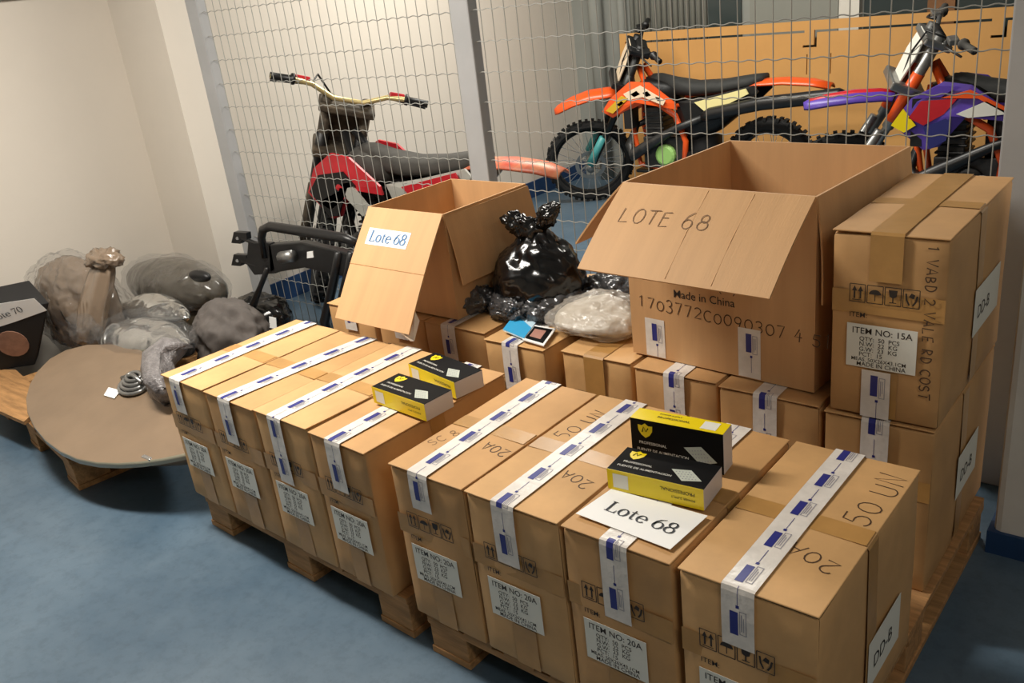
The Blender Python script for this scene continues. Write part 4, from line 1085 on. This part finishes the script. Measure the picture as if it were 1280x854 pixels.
    for sg in (-1, 1):
        y = sg * .185
        so = obj('shroud', side_poly([(px_ + c.get('shx', 0), pz_) for px_, pz_ in c.get('shp', [(.27, .74), (.36, .88), (.52, .965), (.66, .945), (.86, .80), (.87, .755), (.66, .80), (.52, .62), (.44, .60)])], y, .014, .03), c['shroud'], b)
        for (pts, mt_) in c.get('gfx', []):
            yy = sg * .212
            obj('graphic', MB().slab([(p[0] + c.get('shx', 0), yy, p[1]) for p in pts], (0, sg, 0), .01), mt_, so)
    # seat
    so = MB().loft([rr(.60, .10, .90, .985), rr(.66, .14, .86, .985), rr(.78, .16, .83, .955), rr(.95, .22, .82, .925), rr(1.15, .23, .83, .93), rr(1.36, .20, .86, .955), rr(1.45, .13, .90, .96)])
    obj('seat', so, c['seat'], b, smooth=True)
    for sg in (-1, 1):
        po_ = obj('side_panel', side_poly([(.86, .80), (1.12, .84), (1.42, .90), (1.46, .86), (1.30, .72), (1.05, .62), (.92, .66)], sg * .14, .012, .02), c['side'], b)
        if c.get('side2'): obj('graphic', MB().slab([(x, sg * .168, z) for x, z in ((1.0, .80), (1.38, .885), (1.40, .85), (1.10, .72))], (0, sg, 0), .01), c['side2'], po_)
    obj('rear_fender', fend((1.28, 1.42, 1.60, 1.78, 1.90), (.16, .19, .18, .16, .10), (.90, .925, .93, .915, .885)), c['tail'], b, smooth=True)
    obj('airbox', MB().loft([rr(.80, .2, .50, .80), rr(.95, .24, .50, .82), rr(1.12, .22, .58, .83), rr(1.28, .16, .70, .86)]), 'black', b, smooth=True)
    obj('shock_cover', MB().loft([rr(.86, .16, .30, .55), rr(1.0, .18, .36, .56), rr(1.1, .14, .42, .55)]), 'black_matte', b, smooth=True)
    # swingarm and rear wheel
    sw = MB()
    for y in (-.10, .10): sw.tube([(.88, y, .42), (1.2, y, .385), (1.49, y, .335)], [.035, .03, .022], 8)
    obj('swingarm', sw, c.get('swing', 'alu'), b, smooth=True)
    wheel(b, 'rear_wheel', (1.48, 0, .335), .335, .055, disc_r=.11)
    obj('shock_spring', MB().tube([(.98, 0, .45), (.97, 0, .55), (.93, 0, .78)], [.03, .04, .035], 10), c.get('spring', 'white_plastic'), b, smooth=True)
    for sg in (-1, 1): obj('footpeg', MB().box((.86, min(sg * .12, sg * .24), .36), (.92, max(sg * .12, sg * .24), .38)), 'alu', b)
    return b
g_ktm = [([(.30, .755), (.44, .86), (.50, .84), (.36, .735)], 'gold'), ([(.46, .875), (.60, .93), (.80, .82), (.78, .79), (.62, .85), (.50, .83)], 'tan_white'),
         ([(.40, .80), (.44, .825), (.46, .81), (.42, .785)], 'black'), ([(.52, .87), (.57, .895), (.60, .87), (.55, .85)], 'black'), ([(.62, .88), (.66, .89), (.69, .86), (.65, .85)], 'black'), ([(.72, .85), (.75, .845), (.77, .82), (.74, .82)], 'black')]
dirt_bike('orange dirt bike with a yellow sticker shroud in front of the cardboard sheet', (-3.965, 5.88, 0), 0, math.radians(38), dict(barh=.92, gl=.6, muf=[(1.06, -.16, .70), (1.12, -.165, .72), (1.5, -.19, .79), (2.02, -.22, .84), (2.05, -.22, .84)], shp=[(.25, .745), (.33, .84), (.50, .955), (.66, .945), (.86, .80), (.87, .755), (.66, .82), (.50, .76), (.34, .70)], fender='orange', fender_side=None, plate='tan_white', frame='orange', seat='seat_dark', shroud='orange', gfx=g_ktm,
    side='black', side2='cream', tail='orange', bar='black', clamp='black', cover='lime', guard='teal', fork='black', tank='black', swing='black_metal', pipe='engine'))
g_rb = [([(.27, .74), (.33, .83), (.40, .74), (.34, .70)], 'yellow'), ([(.36, .78), (.42, .87), (.60, .88), (.54, .80), (.44, .74)], 'red'), ([(.44, .73), (.58, .79), (.56, .66), (.48, .61)], 'navy'),
        ([(.38, .885), (.50, .95), (.60, .945), (.52, .89)], 'purple'), ([(.60, .80), (.74, .865), (.86, .80), (.66, .78)], 'white_plastic'), ([(.52, .885), (.66, .925), (.86, .82), (.84, .80), (.70, .88)], 'orange')]
dirt_bike('purple and red dirt bike with a white number plate beside the pier', (-1.84, 5.42, 0), 0, math.radians(27), dict(barh=.93, shx=.07, fz=(.90, .91, .925, .93, .92, .90, .845, .775), pipe='black_metal', fender='purple', fender_top='red', fender_side=None, plate='white_plastic', frame='orange', seat='seat_dark', shroud='purple', gfx=g_rb,
    side='white_plastic', side2='orange', tail='orange', bar='chrome', clamp='alu', fork='alu', forkst='orange', guard='alu', tank='black', grip='seat_grey', perch='alu', muffler='black_metal'))
g_red = [([(.32, .755), (.42, .85), (.62, .875), (.70, .80), (.64, .79), (.52, .63), (.45, .62)], 'black'), ([(.38, .70), (.60, .78), (.62, .74), (.47, .66)], 'red'), ([(.54, .80), (.66, .82), (.80, .68), (.72, .64)], 'grey_plate')]
dirt_bike('red and black dirt bike with a dusty fork and wide turned handlebar', (-4.27, 3.28, 0), 0, math.radians(-42), dict(barh=.98, nopad=1, loz=.02, fender='dusty', fender_side=None, plate='dusty', frame='black', seat='seat_grey', shroud='red', gfx=g_red,
    side='grey_plate', side2='red', tail='red_faded', bar='brass', clamp='dusty', fork='dusty', guard='dusty', tank='seat_grey', perch='red', pipe='engine'))
